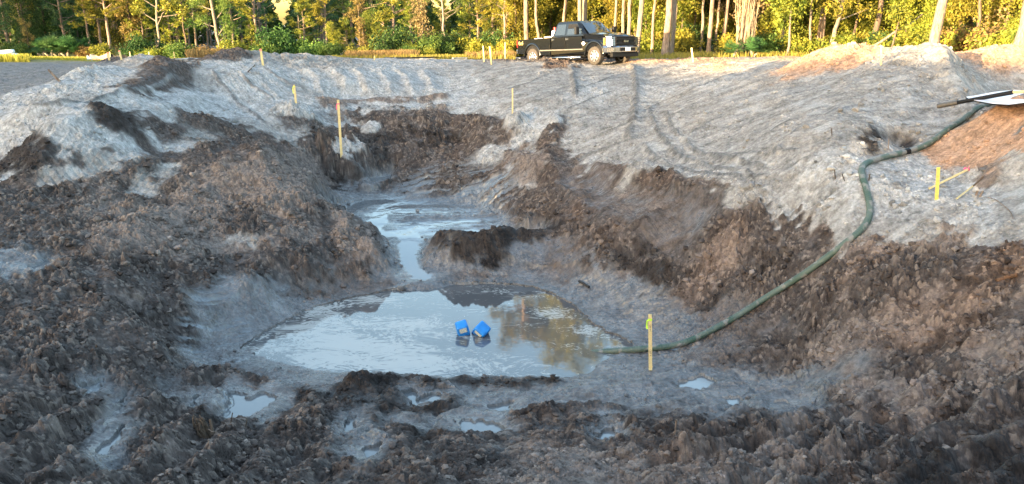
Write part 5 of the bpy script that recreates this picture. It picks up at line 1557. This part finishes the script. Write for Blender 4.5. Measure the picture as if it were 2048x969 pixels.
    bm = bmesh.new(); box(bm, (5.535, 0, .665), (.02, .98, .14)); bm_obj('bumper_opening', bm, M_BLACK, bp_, .006)
    for y in (-.76, .76):
        bm = bmesh.new(); cyl(bm, (5.455, y, .66), .07, .05, 'X', 20); bm_obj('fog_lamp', bm, M_LAMP, bp_)
    bm = bmesh.new(); box(bm, (5.555, .0, .67), (.014, .31, .155)); pl_ = bm_obj('licence_plate', bm, M_WHITE, bp_, .004)
    bm = bmesh.new(); box(bm, (5.33, 0, .43), (.16, 1.7, .18)); box(bm, (5.25, 0, .36), (.2, 1.5, .06)); bm_obj('air_dam', bm, M_BLACK, t, .03)
    bm = bmesh.new(); box(bm, (-1.27, 0, .70), (.16, 1.86, .20)); bm_obj('rear_bumper', bm, M_CHROME, t, .03)
    bm = bmesh.new(); box(bm, (-1.24, 0, 1.0), (.06, 1.7, .50)); bm_obj('tailgate', bm, M_PAINT, t, .02)
    # frame, axles, drive shaft under the body
    bm = bmesh.new()
    for y in (-.42, .42): box(bm, (2.1, y, .50), (6.4, .08, .14))
    for x in (0, 4.38): cyl(bm, (x, 0, .42), .06, 1.6, 'Y', 12); cyl(bm, (x, .1, .42), .16, .3, 'Y', 16)
    cyl(bm, (2.1, .1, .42), .04, 4.2, 'X', 10); cyl(bm, (2.9, -.25, .46), .15, .9, 'X', 12); box(bm, (1.6, .5, .48), (1.0, .4, .22)); cyl(bm, (.7, -.45, .42), .11, .55, 'X', 12)
    bm_obj('chassis', bm, M_BLACK, t)
    bm = bmesh.new()
    for cx in (0, 4.38): box(bm, (cx, 0, .80), (1.0, 1.9, .40))
    bm_obj('wheel_well', bm, M_BLACK, t)
    # wheels
    rt = .415
    def wheel(cx, s):
        w = empty('wheel', (cx, s * .86, rt)); w.parent = t
        w.rotation_euler = (0, 0, 0 if s < 0 else math.pi)
        bm = bmesh.new()
        prof = [(.255, -.13), (.30, -.145), (.375, -.142), (.405, -.125), (.415, -.09), (.415, .09), (.405, .125), (.375, .142), (.30, .145), (.255, .13)]
        n = 40; rings = []
        for i in range(n):
            a = 2 * math.pi * i / n; k = 1 + (.012 if i % 2 else 0)
            rings.append([bm.verts.new((r_ * (k if r_ > .40 else 1) * math.cos(a), y_, r_ * (k if r_ > .40 else 1) * math.sin(a))) for r_, y_ in prof])
        for i in range(n):
            a, b = rings[i], rings[(i + 1) % n]
            for k in range(len(prof)): bm.faces.new((a[k], b[k], b[(k + 1) % len(prof)], a[(k + 1) % len(prof)]))
        bm_obj('tyre', bm, M_TYRE, w)
        bm = bmesh.new()
        # outer face of the rim looks towards -y
        prof = [(.262, .10), (.262, -.125), (.245, -.135), (.235, -.11), (.225, .02), (.225, .10)]
        rings = []
        for i in range(n):
            a = 2 * math.pi * i / n; rings.append([bm.verts.new((r_ * math.cos(a), y_, r_ * math.sin(a))) for r_, y_ in prof])
        for i in range(n):
            a, b = rings[i], rings[(i + 1) % n]
            for k in range(len(prof)): bm.faces.new((a[k], b[k], b[(k + 1) % len(prof)], a[(k + 1) % len(prof)]))
        for i in range(8):
            a = 2 * math.pi * i / 8
            rot = Matrix.Rotation(-a, 4, 'Y')
            vs = box(bm, rot @ Vector((.155, -.105, 0)), (.17, .035, .075), rot)
        cyl(bm, (0, -.10, 0), .085, .06, 'Y', 20); cyl(bm, (0, -.135, 0), .05, .03, 'Y', 16)
        for i in range(8):
            a = 2 * math.pi * (i + .5) / 8; cyl(bm, (.068 * math.cos(a), -.132, .068 * math.sin(a)), .009, .02, 'Y', 6)
        bm_obj('rim', bm, M_ALLOY, w)
        bm = bmesh.new(); cyl(bm, (0, .0, 0), .22, .05, 'Y', 24); bm_obj('brake_disc', bm, M_BLACK, w)
    for cx in (0, 4.38):
        for s in (-1, 1): wheel(cx, s)
    # emblems on the near flank: light diamond on the front door, pale decal on the bed side
    flank = lambda x, z, off: Matrix.Translation((x, -(W + off), z)) @ Matrix(((1, 0, 0, 0), (0, 0, -1, 0), (0, 1, 0, 0), (0, 0, 0, 1)))
    bm = bmesh.new()
    for a_, b_ in (((.15, .045)), ((.045, .075))):
        vs = [bm.verts.new(p) for p in ((-a_, 0, 0), (0, -b_, 0), (a_, 0, 0), (0, b_, 0))]; bm.faces.new(vs)
    vs = [bm.verts.new((.085 * math.cos(k * math.pi / 4 + .39), .085 * math.sin(k * math.pi / 4 + .39), .002)) for k in range(8)]; bm.faces.new(vs)
    bmesh.ops.transform(bm, matrix=flank(3.70, .98, .012), verts=bm.verts); bm_obj('emblem', bm, M_WHITE, t)
    text_obj('decal', '4x4', .27, mat_plain('decal_gold', (.62, .48, .16), .5), t, flank(-.90, 1.10, .004))
    # windscreen sticker and dashboard vest seen through glass are left to reflections
    return t
truck = pickup()
P1 = Vector((1.10, 39.0, 0)); ang = math.atan2(-.785, .62)
tz1, tz2 = -.17, .03
c_, s_ = math.cos(ang), math.sin(ang)
pitch = -math.asin((tz2 - tz1) / 4.38)
truck.rotation_mode = 'XYZ'
truck.rotation_euler = (0, pitch, ang)
off = Matrix.Rotation(ang, 4, 'Z') @ Vector((0, -.90, 0))
truck.location = (P1.x - off.x, P1.y - off.y, tz1 - .02)
TM = Matrix.Translation(truck.location) @ truck.rotation_euler.to_matrix().to_4x4()
def in_truck(x, y, z): return TM @ Vector((x, y, z))
# load in the bed
def load_item(name, label, cat, x, y, z, build):
    o = build(); o.name = name; tag(o, label, cat); o.matrix_world = TM @ Matrix.Translation((x, y, z)); return o
bm = bmesh.new(); box(bm, (0, 0, 0), (.62, .5, .62)); load_item('toolbox', 'tan box standing in the pickup bed behind the cab', 'box', .72, -.30, 1.08, lambda: bm_obj('toolbox', bm, mat_plain('tan_box', (.55, .45, .33), .6), None, .02))
bm = bmesh.new(); box(bm, (0, 0, 0), (.7, .5, .52)); box(bm, (0, 0, .27), (.66, .46, .03)); load_item('cooler', 'low pale cooler in the pickup bed near the tailgate', 'cooler', -.05, -.3, 1.04, lambda: bm_obj('cooler', bm, M_WHITE, None, .03))
def red_can():
    e = empty('fuel_can')
    bm = bmesh.new(); box(bm, (0, 0, 0), (.26, .22, .34)); bm_obj('body', bm, M_WHITE, e, .04)
    bm = bmesh.new(); cyl(bm, (0, 0, .24), .08, .16, 'Z', 16); bm_obj('cap', bm, M_RED, e, .01)
    return e
load_item('water_jug', 'red-topped white jug just behind the pickup cab', 'jug', 1.17, -.5, 1.48, red_can)
# something the jug stands on
bm = bmesh.new(); box(bm, (0, 0, 0), (.24, .8, .54)); load_item('crate', 'dark crate under the red-topped jug behind the cab', 'crate', 1.16, -.35, 1.03, lambda: bm_obj('crate', bm, M_BLACK, None, .02))

# ------------------------------------------------------------------ survey stakes
M_LATH = mat_plain('lath_wood', (.54, .41, .19), .8, 0, .25, 20, rgb2=(.66, .54, .28))
M_LATHY = mat_plain('lath_yellow', (.62, .48, .10), .7, 0, .2, 20)
M_LIME = mat_plain('lime_ribbon', (.55, .85, .04), .5)
M_PINK = mat_plain('pink_ribbon', (.80, .10, .22), .5)
M_PINKP = mat_plain('pink_paint', (.80, .25, .18), .6)
M_INK = mat_plain('ink', (.02, .02, .03), .6)
M_YELR = mat_plain('yellow_ribbon', (.80, .80, .08), .5)
def stake(base, top, w=.038, th=.012, label='', mat=M_LATH, ribbon=None, rib_at=.93, rib_len=.2, tip=None, name='survey_stake', point=True, writing=None, below=.25, foot=None):
    base = Vector(base); top = Vector(top); d = (top - base); L = d.length; d.normalize()
    o = empty(name, base); tag(o, label, 'stake')
    # face the lath to the camera
    to = Vector((EYE.x - base.x, EYE.y - base.y, 0)).normalized()
    xa = d.cross(to).normalized() * -1; ya = d.cross(xa).normalized()
    M = Matrix((( xa.x, ya.x, d.x, 0), (xa.y, ya.y, d.y, 0), (xa.z, ya.z, d.z, 0), (0, 0, 0, 1)))
    bm = bmesh.new()
    pts = [(-w / 2, -below), (0, -below - w), (w / 2, -below), (w / 2, L), (-w / 2, L)]
    a = [bm.verts.new(M @ Vector((x, -th / 2, z))) for x, z in pts]; b = [bm.verts.new(M @ Vector((x, th / 2, z))) for x, z in pts]
    bm.faces.new(a); bm.faces.new(b[::-1])
    for i in range(5): bm.faces.new((a[i], b[i], b[(i + 1) % 5], a[(i + 1) % 5]))
    bm_obj('lath', bm, mat, o, .0015)
    fs = 1 if (M @ Vector((0, 1, 0))).dot(to) > 0 else -1
    if ribbon:
        bm = bmesh.new(); z = L * rib_at
        for (zz, hh) in ((z, .028), (z - .012, .02)): box(bm, (0, 0, 0), (w + .006, th + .006, hh)); bmesh.ops.transform(bm, matrix=M @ Matrix.Translation((0, 0, zz)), verts=bm.verts[-8:])
        n = 7; prev = None
        for k in range(n + 1):
            q = k / n; x0 = w / 2 + .004 + .012 * math.sin(q * 3); zz = z - rib_len * q; yy = fs * (th / 2 + .004 + .01 * math.sin(q * 7))
            cur = (bm.verts.new(M @ Vector((x0 - .004, yy, zz))), bm.verts.new(M @ Vector((x0 + .024, yy + .006 * math.cos(q * 9), zz - .005))))
            if prev: bm.faces.new((prev[0], prev[1], cur[1], cur[0]))
            prev = cur
        bm_obj('ribbon', bm, ribbon, o)
    if tip:
        bm = bmesh.new(); box(bm, (0, 0, 0), (w + .003, th + .003, min(.12, L * .14))); bmesh.ops.transform(bm, matrix=M @ Matrix.Translation((0, 0, L - min(.12, L * .14) / 2)), verts=bm.verts); bm_obj('painted_tip', bm, tip, o)
    if foot:
        bm = bmesh.new(); box(bm, (0, 0, 0), (.03, .03, .035)); box(bm, (0, 0, .02), (.055, .05, .012)); bmesh.ops.transform(bm, matrix=M @ Matrix.Translation((0, fs * .03, .01)), verts=bm.verts); bm_obj('hub_stake', bm, mat, o)
    if writing:
        for body, zc_, sz in writing:
            # letters run up the lath
            X_ = M.to_3x3() @ Vector((0, 0, -1)); Z_ = (M.to_3x3() @ Vector((0, fs, 0))); Y_ = Z_.cross(X_)
            T_ = Matrix(((X_.x, Y_.x, Z_.x, 0), (X_.y, Y_.y, Z_.y, 0), (X_.z, Y_.z, Z_.z, 0), (0, 0, 0, 1)))
            c = M @ Vector((0, fs * (th / 2 + .0015), zc_ * L))
            text_obj('writing', body, sz, M_INK, o, Matrix.Translation(c) @ T_, .0005)
    return o
def stake_px(ub, vb, ut, vt, label, w_px=5, **kw):
    b = hitf(ub, vb); dep = b.y * CT + (EYE.z - b.z) * ST
    # top: same distance plane
    tp = at_y(ut, vt, b.y)
    return stake(b, tp, w=w_px * .88 / F * dep, label=label, **kw)
stake_px(1301, 741, 1300, 629, 'lath stake with lime ribbon and handwriting standing in front of the green hose', 8, ribbon=M_LIME, rib_at=.91, rib_len=.17, writing=[('OFF PT', .76, .042), ('CUT 4', .32, .045)], foot=True, th=.02)
stake_px(683, 312, 676, 200, 'tall leaning lath with pink marking through the undercut sand pedestal', 5.5, ribbon=M_PINK, rib_at=.93, rib_len=.2, below=.3)
stake_px(592, 207, 588, 170, 'lath with yellow-green ribbon on the round sand pedestal at the back left', 4.5, ribbon=M_YELR, rib_at=.9, rib_len=.25)
stake_px(1025, 228, 1025, 177, 'thin lath standing on the whitish sand clump in the middle', 3.4)
stake_px(526, 131, 521, 98, 'lath with orange-painted tip beside the dark dirt pile', 5, tip=M_PINKP)
stake_px(968, 124, 966, 92, 'left lath of the pair left of the pickup', 3)
stake_px(983, 130, 979, 93, 'right lath of the pair left of the pickup', 3.6)
stake_px(1010, 118, 1010, 85, 'slim lath close to the pickup tailgate', 2.6)
stake_px(1386, 125, 1383, 96, 'lath alone on the orange rim right of the pickup', 3.6)
stake_px(1762, 133, 1762, 92, 'lath between the orange mound and the big grey mound', 4)
stake_px(1873, 400, 1877, 335, 'bright yellow lath standing in the white sand at the right', 7.5, mat=M_LATHY)
stake_px(219, 121, 215, 105, 'lath with orange tip at the right end of the tan fabric', 4.5, tip=M_PINKP, th=.03)
stake_px(243, 120, 238, 101, 'lath with orange tip right of the tan fabric on the black fence', 4.2, tip=M_PINKP, th=.03)
stake_px(749, 121, 749, 112, 'short lath stub on the rim below the reddish weeds', 3)
# leaning and fallen laths
def stick_px(pts, w, label, mat, name='wooden_stick', cat='stick', ribbon=None, lift=.02, ys=None, square=True):
    P = []
    for k, (u, v) in enumerate(pts):
        h = hitf(u, v) if ys is None or ys[k] is None else Vector(at_y(u, v, ys[k])); P.append(Vector(h) + Vector((0, 0, lift)))
    base = P[0]; dep = base.y * CT + (EYE.z - base.z) * ST; r = w / F * dep / 2
    o = empty(name, base); tag(o, label, cat)
    q = [tuple(p - base) for p in P]
    q = resample(np.array(q), max(.03, (P[-1] - P[0]).length / 12), 1)
    v, f = tubes([(q, np.full(len(q), r))], 4 if square else 8)
    link('shaft', np_mesh('shaft', v, f, mat), o)
    if ribbon:
        bm = bmesh.new(); e = Vector(q[-1])
        for k in range(5):
            a = k * 1.3; d = Vector((math.cos(a), .3, math.sin(a) * .8)) * .07
            vs = [bm.verts.new(e + p) for p in (Vector((0, -.01, 0)), d + Vector((.015, 0, .02)), d * 1.2 - Vector((.01, 0, .03)))]; bm.faces.new(vs)
        box(bm, e, (.04, .04, .04)); bm_obj('ribbon', bm, ribbon, o)
    return o
b0 = hitf(1858, 385)
stick_px([(1858, 382), (1935, 345)], 5.5, 'fallen lath with a pink ribbon lying behind the yellow lath', M_LATH, 'survey_stake', 'stake', M_PINK, .04)
stick_px([(1913, 401), (1944, 378)], 4.5, 'pointed lath lying on the sand right of the yellow lath', M_LATH, 'survey_stake', 'stake', None, .03)
stick_px([(1944, 378), (1966, 356)], 3, 'grey twig lying beyond the pointed lath', M_BARKD, 'twig', 'twig', None, .02, square=False)
y_ = hitf(121, 164).y
stick_px([(121, 165), (97, 140)], 4.5, 'grey-brown stick leaning left out of the far left sand bank', M_BARK, 'wooden_stick', 'stick', None, 0, [y_, y_], False)
stick_px([(496, 146), (510, 133)], 2, 'thin bent twig on the pale rim below the dark dirt pile', M_BARKD, 'twig', 'twig', None, .03, square=False)
stick_px([(1158, 566), (1178, 578)], 5, 'short black stick lying on the wet slope right of the pond', mat_plain('charred', (.02, .017, .015), .8), 'wooden_stick', 'stick', None, .04, square=False)
for (u, v, du, dv, w, lab, mt) in [(1671, 358, -2, -18, 2.2, 'thin upright root stub left of the green hose', M_BARKD), (1690, 362, -6, -14, 1.8, 'second thin root stub, nearer the green hose', M_BARKD), (1737, 362, 3, -14, 2.4, 'forked dark root stub right of the green hose bend', M_BARKD),
      (1950, 395, 5, -13, 4.5, 'short brown root stub right of the pointed lath', M_BARK), (1957, 396, 9, -14, 4, 'brown root stub leaning right beside a shorter one', M_BARK), (1664, 272, -1, -15, 2, 'small dark twig on the grey slope', M_BARKD), (1776, 300, 2, -22, 1.6, 'tall thin stalk in front of the dark hollow', M_BARK),
      (1350, 870, 3, -30, 4, 'grey splintered root standing in the lower right foreground', M_BARK), (461, 848, 4, -22, 2.2, 'thin dark twig right of the old stump', M_BARKD), (491, 855, 3, -16, 2.4, 'small black twig near the left puddle', M_BARKD), (190, 700, 3, -10, 2.4, 'tiny root tip in the left foreground earth', M_BARKD)]:
    yy = hitf(u, v).y; stick_px([(u, v + 3), (u + du * .6, v + dv * .5), (u + du, v + dv)], w, lab, mt, 'root', 'root', None, 0, [yy, yy, yy], False)
stick_px([(1975, 398), (1990, 402), (2008, 415), (2022, 428), (2025, 440)], 1.8, 'long thin curved root lying on the right bank', M_BARK, 'root', 'root', None, .02, square=False)
stick_px([(1992, 566), (2012, 560), (2034, 556)], 8, 'rotten orange-brown log fragment near the right edge', mat_plain('rotten', (.13, .065, .032), .9, 0, .5, 15, .5), 'log', 'log', None, .03, square=False)

# old stump in the left foreground
def stump(u, v):
    b = hitf(u, v); rs = np.random.default_rng(5)
    o = empty('stump', b); tag(o, 'shaggy brown root stump standing in the left foreground mud', 'stump')
    paths = []
    for k in range(34):
        a = rs.uniform(0, 6.28); r0 = rs.uniform(.02, .09); h = rs.uniform(.14, .34)
        paths.append((wander((math.cos(a) * r0 * 1.4, math.sin(a) * r0 * .8, -.06), (math.cos(a) * r0 * .8 - .06, math.sin(a) * r0 * .7, h), 8, .012, k), np.linspace(.024, .008, 8) * rs.uniform(.6, 1.3)))
    v_, f_ = tubes(paths, 6); link('fibres', np_mesh('fibres', v_, f_, mat_plain('stump_wood', (.055, .038, .026), .95, 0, .5, 25, .5, rgb2=(.15, .10, .065)), smooth=True), o)
    v_, f_ = tubes([(np.array([(.10, 0, -.05), (.11, 0, .12), (.10, 0, .27)]), [.024, .022, .018])], 8); link('shoot', np_mesh('shoot', v_, f_, M_BARKD, smooth=True), o)
    v_, f_ = tubes([(wander((.05, 0, .12), (.42, -.05, .05), 7, .02, 3), np.linspace(.01, .004, 7))], 5); link('rootlet', np_mesh('rootlet', v_, f_, M_BARK, smooth=True), o)
stump(410, 875)

# ------------------------------------------------------------------ suction hose
def hose():
    px = [(1178,712,.0),(1215,711,.02),(1300,704,.07),(1370,688,.09),(1420,664,.1),(1470,634,.1),(1520,600,.1),(1570,567,.1),(1620,541,.1),(1665,516,.1),(1705,487,.1),(1738,456,.1),(1752,430,.1),(1750,408,.1),(1735,385,.1),(1716,365,.1),(1711,345,.1),(1722,329,.1),(1750,318,.1),(1790,312,.1),(1825,303,.1),(1858,287,.1),(1890,272,.1)]
    pts = []
    for u, v, l in px:
        h = hitf(u, v + 4); pts.append((h.x, h.y, h.z + l * .62))
    pts += [tuple(at_y(1918, 268, 17.2)), tuple(at_y(1950, 262, 17.6)), tuple(at_y(2010, 257, 18.0))]
    pts[0] = (pts[0][0] , pts[0][1], POND_Z - .06); pts[1] = (*pts[1][:2], POND_Z + .02)
    pre = (pts[0][0] - .9, pts[0][1] + .05, POND_Z - .32)
    p = resample(np.array([pre] + pts), .012, 3)
    for _c in (0, 1): p[:, _c] = np.convolve(np.pad(p[:, _c], 55, 'edge'), np.ones(111) / 111, 'valid')
    # settle on the ground, smoothed so that it bridges small hollows
    g, _ = H_arr(p[:, 0], p[:, 1]); r = .060
    k = 41; gm = np.convolve(np.pad(g, k // 2, 'edge'), np.ones(k) / k, 'valid')
    y = p[:, 2].copy(); s_in = np.arange(len(p)) * .012
    zz = np.maximum(gm, POND_Z - .02) + r * .75 + .02
    w = np.clip((s_in - 1.2) / .8, 0, 1); p[:, 2] = y * (1 - w) + zz * w
    p[:, 2] = np.convolve(np.pad(p[:, 2], 30, 'edge'), np.ones(61) / 61, 'valid')
    rad = r + .0035 * np.sin(s_in * 2 * np.pi / .045)
    o = empty('suction_hose', p[0]); tag(o, 'green corrugated suction hose snaking down the right bank into the pond', 'hose')
    m = mat_plain('hose_green', (.035, .072, .05), .55, 0, .3, 2.0, rgb2=(.11, .135, .11))
    nt = m.node_tree; b = nt.nodes['Principled BSDF']
    src = b.inputs['Base Color'].links[0].from_socket
    tc = nt.nodes.new('ShaderNodeTexCoord'); n = nt.nodes.new('ShaderNodeTexNoise'); n.inputs['Scale'].default_value = 5; n.inputs['Detail'].default_value = 6; nt.links.new(tc.outputs['Object'], n.inputs[0])
    mr = nt.nodes.new('ShaderNodeMapRange'); mr.inputs[1].default_value = .52; mr.inputs[2].default_value = .60; nt.links.new(n.outputs[0], mr.inputs[0])
    mx = nt.nodes.new('ShaderNodeMix'); mx.data_type = 'RGBA'; nt.links.new(mr.outputs[0], mx.inputs[0]); nt.links.new(src, mx.inputs[6]); mx.inputs[7].default_value = (.20, .19, .17, 1); nt.links.new(mx.outputs[2], b.inputs['Base Color'])
    q = p - p[0]
    v, f = tubes([(q, rad)], 14); link('tube', np_mesh('tube', v, f, m, smooth=True), o)
    # dark patch / coupling clamp
    for s0 in (9.4,):
        i = int(s0 / .012)
        if i + 14 < len(q):
            v, f = tubes([(q[i:i + 12], np.full(12, r + .008))], 14); link('clamp', np_mesh('clamp', v, f, M_BLACK, smooth=True), o)
hose()

# dark pipe and white sheet at the right edge
def pipe():
    a = Vector(at_y(1880, 212, 16.6)); b = Vector(at_y(2026, 185, 15.6)); c = Vector(at_y(2075, 183, 15.2))
    a = a + Vector((0, 0, .0))
    o = empty('pipe', a); tag(o, 'long dark pipe resting across the white sheet at the right edge', 'pipe')
    def tube(p, q, r0, r1, nm, mat):
        n = 16; P = np.array([tuple((p + (q - p) * (k / (n - 1))) - a) for k in range(n)]); v, f = tubes([(P, np.linspace(r0, r1, n))], 12); link(nm, np_mesh(nm, v, f, mat, smooth=True), o)
    tube(a, b, .040, .045, 'barrel', M_BLACK); tube(b, c, .030, .030, 'end_piece', M_LATH)
    d = (b - a).normalized(); tube(a - d * .05, a + d * .35, .052, .052, 'collar', mat_plain('worn_steel', (.10, .09, .08), .6, .3))
pipe()
def sheet():
    # a thin dished board held on the mound; real thickness
    o = empty('white_sheet', Vector(at_y(2000, 197, 15.9))); tag(o, 'bluish white curved sheet under the dark pipe at the right edge', 'sheet')
    out = [(1932,194,16.6),(1952,191,16.9),(1990,184,17.2),(2030,180,17.3),(2070,184,16.5),(2080,200,15.2),(2050,205,14.6),(2018,209,14.9),(1985,207,15.3),(1955,202,15.9),(1940,198,16.3)]
    pts = [Vector(at_y(u, v, y)) - o.location for u, v, y in out]
    c = sum(pts, Vector()) / len(pts) - Vector((0, 0, .04))
    bm = bmesh.new(); top = [bm.verts.new(p) for p in pts]; mid = [bm.verts.new(p * .55 + c * .45 + Vector((0, 0, .015))) for p in pts]; cc = bm.verts.new(c); n = len(pts)
    for i in range(n):
        bm.faces.new((top[i], top[(i + 1) % n], mid[(i + 1) % n], mid[i])); bm.faces.new((mid[i], mid[(i + 1) % n], cc))
    ret = bmesh.ops.extrude_face_region(bm, geom=bm.faces[:]); bmesh.ops.translate(bm, verts=[v for v in ret['geom'] if isinstance(v, bmesh.types.BMVert)], vec=(0, 0, -.02))
    bm_obj('panel', bm, mat_plain('sheet_white', (.66, .68, .76), .3, 0, .08, 3, rgb2=(.80, .72, .78)), o, smooth=False)
    P = np.array([tuple(p - Vector((0, 0, .02))) for p in pts + [pts[0]]]); v, f = tubes([(P, np.full(len(P), .014))], 6); link('rim', np_mesh('rim', v, f, M_BLACK, smooth=True), o)
sheet()

# ------------------------------------------------------------------ blue jugs floating in the pond
M_BLUE = mat_plain('blue_plastic', (.015, .17, .50), .38, 0, .12, 9, spec=.4, bump=.15, rgb2=(.02, .24, .66))
M_STICK = mat_plain('label_paper', (.62, .58, .48), .7, 0, .3, 30)
def jug(u, v, rot, label, sz):
    b = Vector(at_z(u, v, POND_Z)); o = empty('jug', b); tag(o, label, 'jug')
    w, d, h = sz
    bm = bmesh.new(); box(bm, (0, 0, 0), (w, d, h)); 
    es = [e for e in bm.edges]; bmesh.ops.bevel(bm, geom=es, offset=.045, segments=3, affect='EDGES', profile=.55)
    Mx = Matrix.Translation((0, 0, 0)) @ rot
    bmesh.ops.transform(bm, matrix=Mx, verts=bm.verts); body = bm_obj('body', bm, M_BLUE, o, 0, True)
    bm = bmesh.new(); box(bm, (0, 0, 0), (w * 1.012, d * 1.012, .02)); bmesh.ops.bevel(bm, geom=bm.edges[:], offset=.008, segments=1, affect='EDGES'); bmesh.ops.transform(bm, matrix=Mx @ Matrix.Translation((0, 0, h * .12)), verts=bm.verts); bm_obj('rib', bm, M_BLUE, o)
    bm = bmesh.new(); box(bm, (0, 0, 0), (w * .62, .004, h * .3)); bmesh.ops.transform(bm, matrix=Mx @ Matrix.Translation((0, -d / 2 - .002, h * .26)), verts=bm.verts); lab_ = bm_obj('sticker', bm, M_STICK, o)
    bm = bmesh.new(); cyl(bm, (0, 0, 0), .035, .05, 'Z', 18); bmesh.ops.transform(bm, matrix=Mx @ Matrix.Translation((w * .2, 0, -h / 2 - .02)), verts=bm.verts); bm_obj('cap', bm, M_BLACK, o)
    return o
E_ = lambda x, y, z: Matrix.Rotation(R(z), 4, 'Z') @ Matrix.Rotation(R(y), 4, 'Y') @ Matrix.Rotation(R(x), 4, 'X')
j1 = jug(926, 668, E_(18, -14, 12), 'left blue jug tilted slightly left in the pond', (.24, .24, .38)); j1.location.z += .07
j2 = jug(962, 668, E_(35, 38, -20), 'right blue jug leaning right with a pale sticker', (.26, .26, .36)); j2.location.z += .06

# ------------------------------------------------------------------ silt fence and white bundle at the far left
def silt_fence():
    o = empty('silt_fence', (0, 0, 0)); tag(o, 'low black silt fence running along the grass behind the left rim', 'fence')
    pts = [(222,117),(262,118),(300,118.5),(350,119),(400,119)]
    P = [Vector(at_y(u, v, 50)) for u, v in pts]
    for p in P: p.z = H_at(p.x, p.y)
    o.location = P[0]
    bm = bmesh.new(); prev = None
    n = 40
    for k in range(n + 1):
        q = k / n * (len(P) - 1); i = min(int(q), len(P) - 2); p = P[i].lerp(P[i + 1], q - i); z = H_at(p.x, p.y)
        hgt = .42 - .30 * min(1, k / n * 1.2) + .04 * math.sin(k * 2.1) - .1 * abs(math.sin(k * .5))
        cur = [bm.verts.new(Vector((p.x, p.y + .04 * math.sin(k), zz)) - o.location) for zz in (z - .05, z + hgt * .5, z + max(.08, hgt))]
        if prev:
            for a in range(2): bm.faces.new((prev[a], cur[a], cur[a + 1], prev[a + 1]))
        prev = cur
    ret = bmesh.ops.extrude_face_region(bm, geom=bm.faces[:]); bmesh.ops.translate(bm, verts=[v for v in ret['geom'] if isinstance(v, bmesh.types.BMVert)], vec=(0, .008, 0))
    bm_obj('fabric', bm, M_BLACK, o)
    for k in (0, 10, 20, 30):
        q = k / n * (len(P) - 1); i = min(int(q), len(P) - 2); p = P[i].lerp(P[i + 1], q - i) - o.location
        bm = bmesh.new(); box(bm, (p.x, p.y - .05, H_at(P[0].x, 50) - o.location.z + .2), (.05, .05, .7)); bm_obj('post', bm, M_LATH, o)
silt_fence()
def fabric_run():
    a = Vector(at_y(182, 119, 49)); b = Vector(at_y(216, 119, 49)); a.z = H_at(a.x, a.y); b.z = H_at(b.x, b.y)
    o = empty('silt_fence', a); tag(o, 'sagging tan fabric fence panel at the left edge of the bright pines', 'fence')
    bm = bmesh.new(); n, m = 18, 6; g = []
    for i in range(n + 1):
        q = i / n; top = .30 + .22 * abs(2 * q - 1) ** 1.3 * (.6 + .6 * q)
        g.append([bm.verts.new((q * (b.x - a.x), .12 * math.sin(q * 9 + j) * j / m, -.03 + top * j / m)) for j in range(m + 1)])
    for i in range(n):
        for j in range(m): bm.faces.new((g[i][j], g[i + 1][j], g[i + 1][j + 1], g[i][j + 1]))
    ret = bmesh.ops.extrude_face_region(bm, geom=bm.faces[:]); bmesh.ops.translate(bm, verts=[v for v in ret['geom'] if isinstance(v, bmesh.types.BMVert)], vec=(0, .01, 0))
    bm_obj('fabric', bm, mat_plain('tan_fabric', (.42, .30, .22), .9, 0, .2, 3), o, smooth=True)
    bm = bmesh.new(); vs = [bm.verts.new(p) for p in ((-.28, 0, -.03), (.12, 0, -.03), (.05, .02, .16), (-.25, .02, .34), (-.28, .14, -.03), (.12, .14, -.03), (.05, .12, .16), (-.25, .10, .34))]
    for f in ((0,1,2,3),(7,6,5,4),(0,4,5,1),(1,5,6,2),(2,6,7,3),(3,7,4,0)): bm.faces.new([vs[i] for i in f])
    bm_obj('loose_end', bm, mat_plain('blue_grey_fabric', (.22, .29, .33), .9), o)
fabric_run()
def bundle():
    o = empty('pipe_bundle', at_y(10, 108, 47)); tag(o, 'bluish white wrapped bundle on a grassy hump at the left edge', 'bundle')
    m = mat_plain('wrap_white', (.55, .62, .66), .5, 0, .15, 2)
    for k, (dz, x0, x1, r) in enumerate([(.10, -3, .55, .13), (.02, -3, .30, .14), (-.15, -3.2, .75, .15), (-.28, -3.2, 1.0, .17)]):
        p = wander((x0, .1 * k, dz - .22), (x1, .0, dz + .04), 10, .02, k); v, f = tubes([(p, np.full(10, r))], 10); link('wrapped_pipe', np_mesh('wrapped_pipe', v, f, m, smooth=True), o)
    p = wander((-3.2, -.2, -.62), (.9, -.2, -.42), 10, .02, 9); v, f = tubes([(p, np.linspace(.30, .22, 10))], 10); link('sand_bag', np_mesh('sand_bag', v, f, mat_plain('bag', (.45, .42, .36), .9), smooth=True), o)
bundle()
# thin cords lying along the rim
for pts, lab in (([(740,117),(790,119),(850,118),(900,116)], 'thin black cord lying along the rim below the golden grass'), ([(905,119),(960,118),(1000,117),(1040,119)], 'pale thin line along the rim left of the pickup')):
    stick_px(pts, 2.0, lab, M_BLACK if 'black' in lab else M_WHITE, 'cord', 'cord', None, .06, square=False)
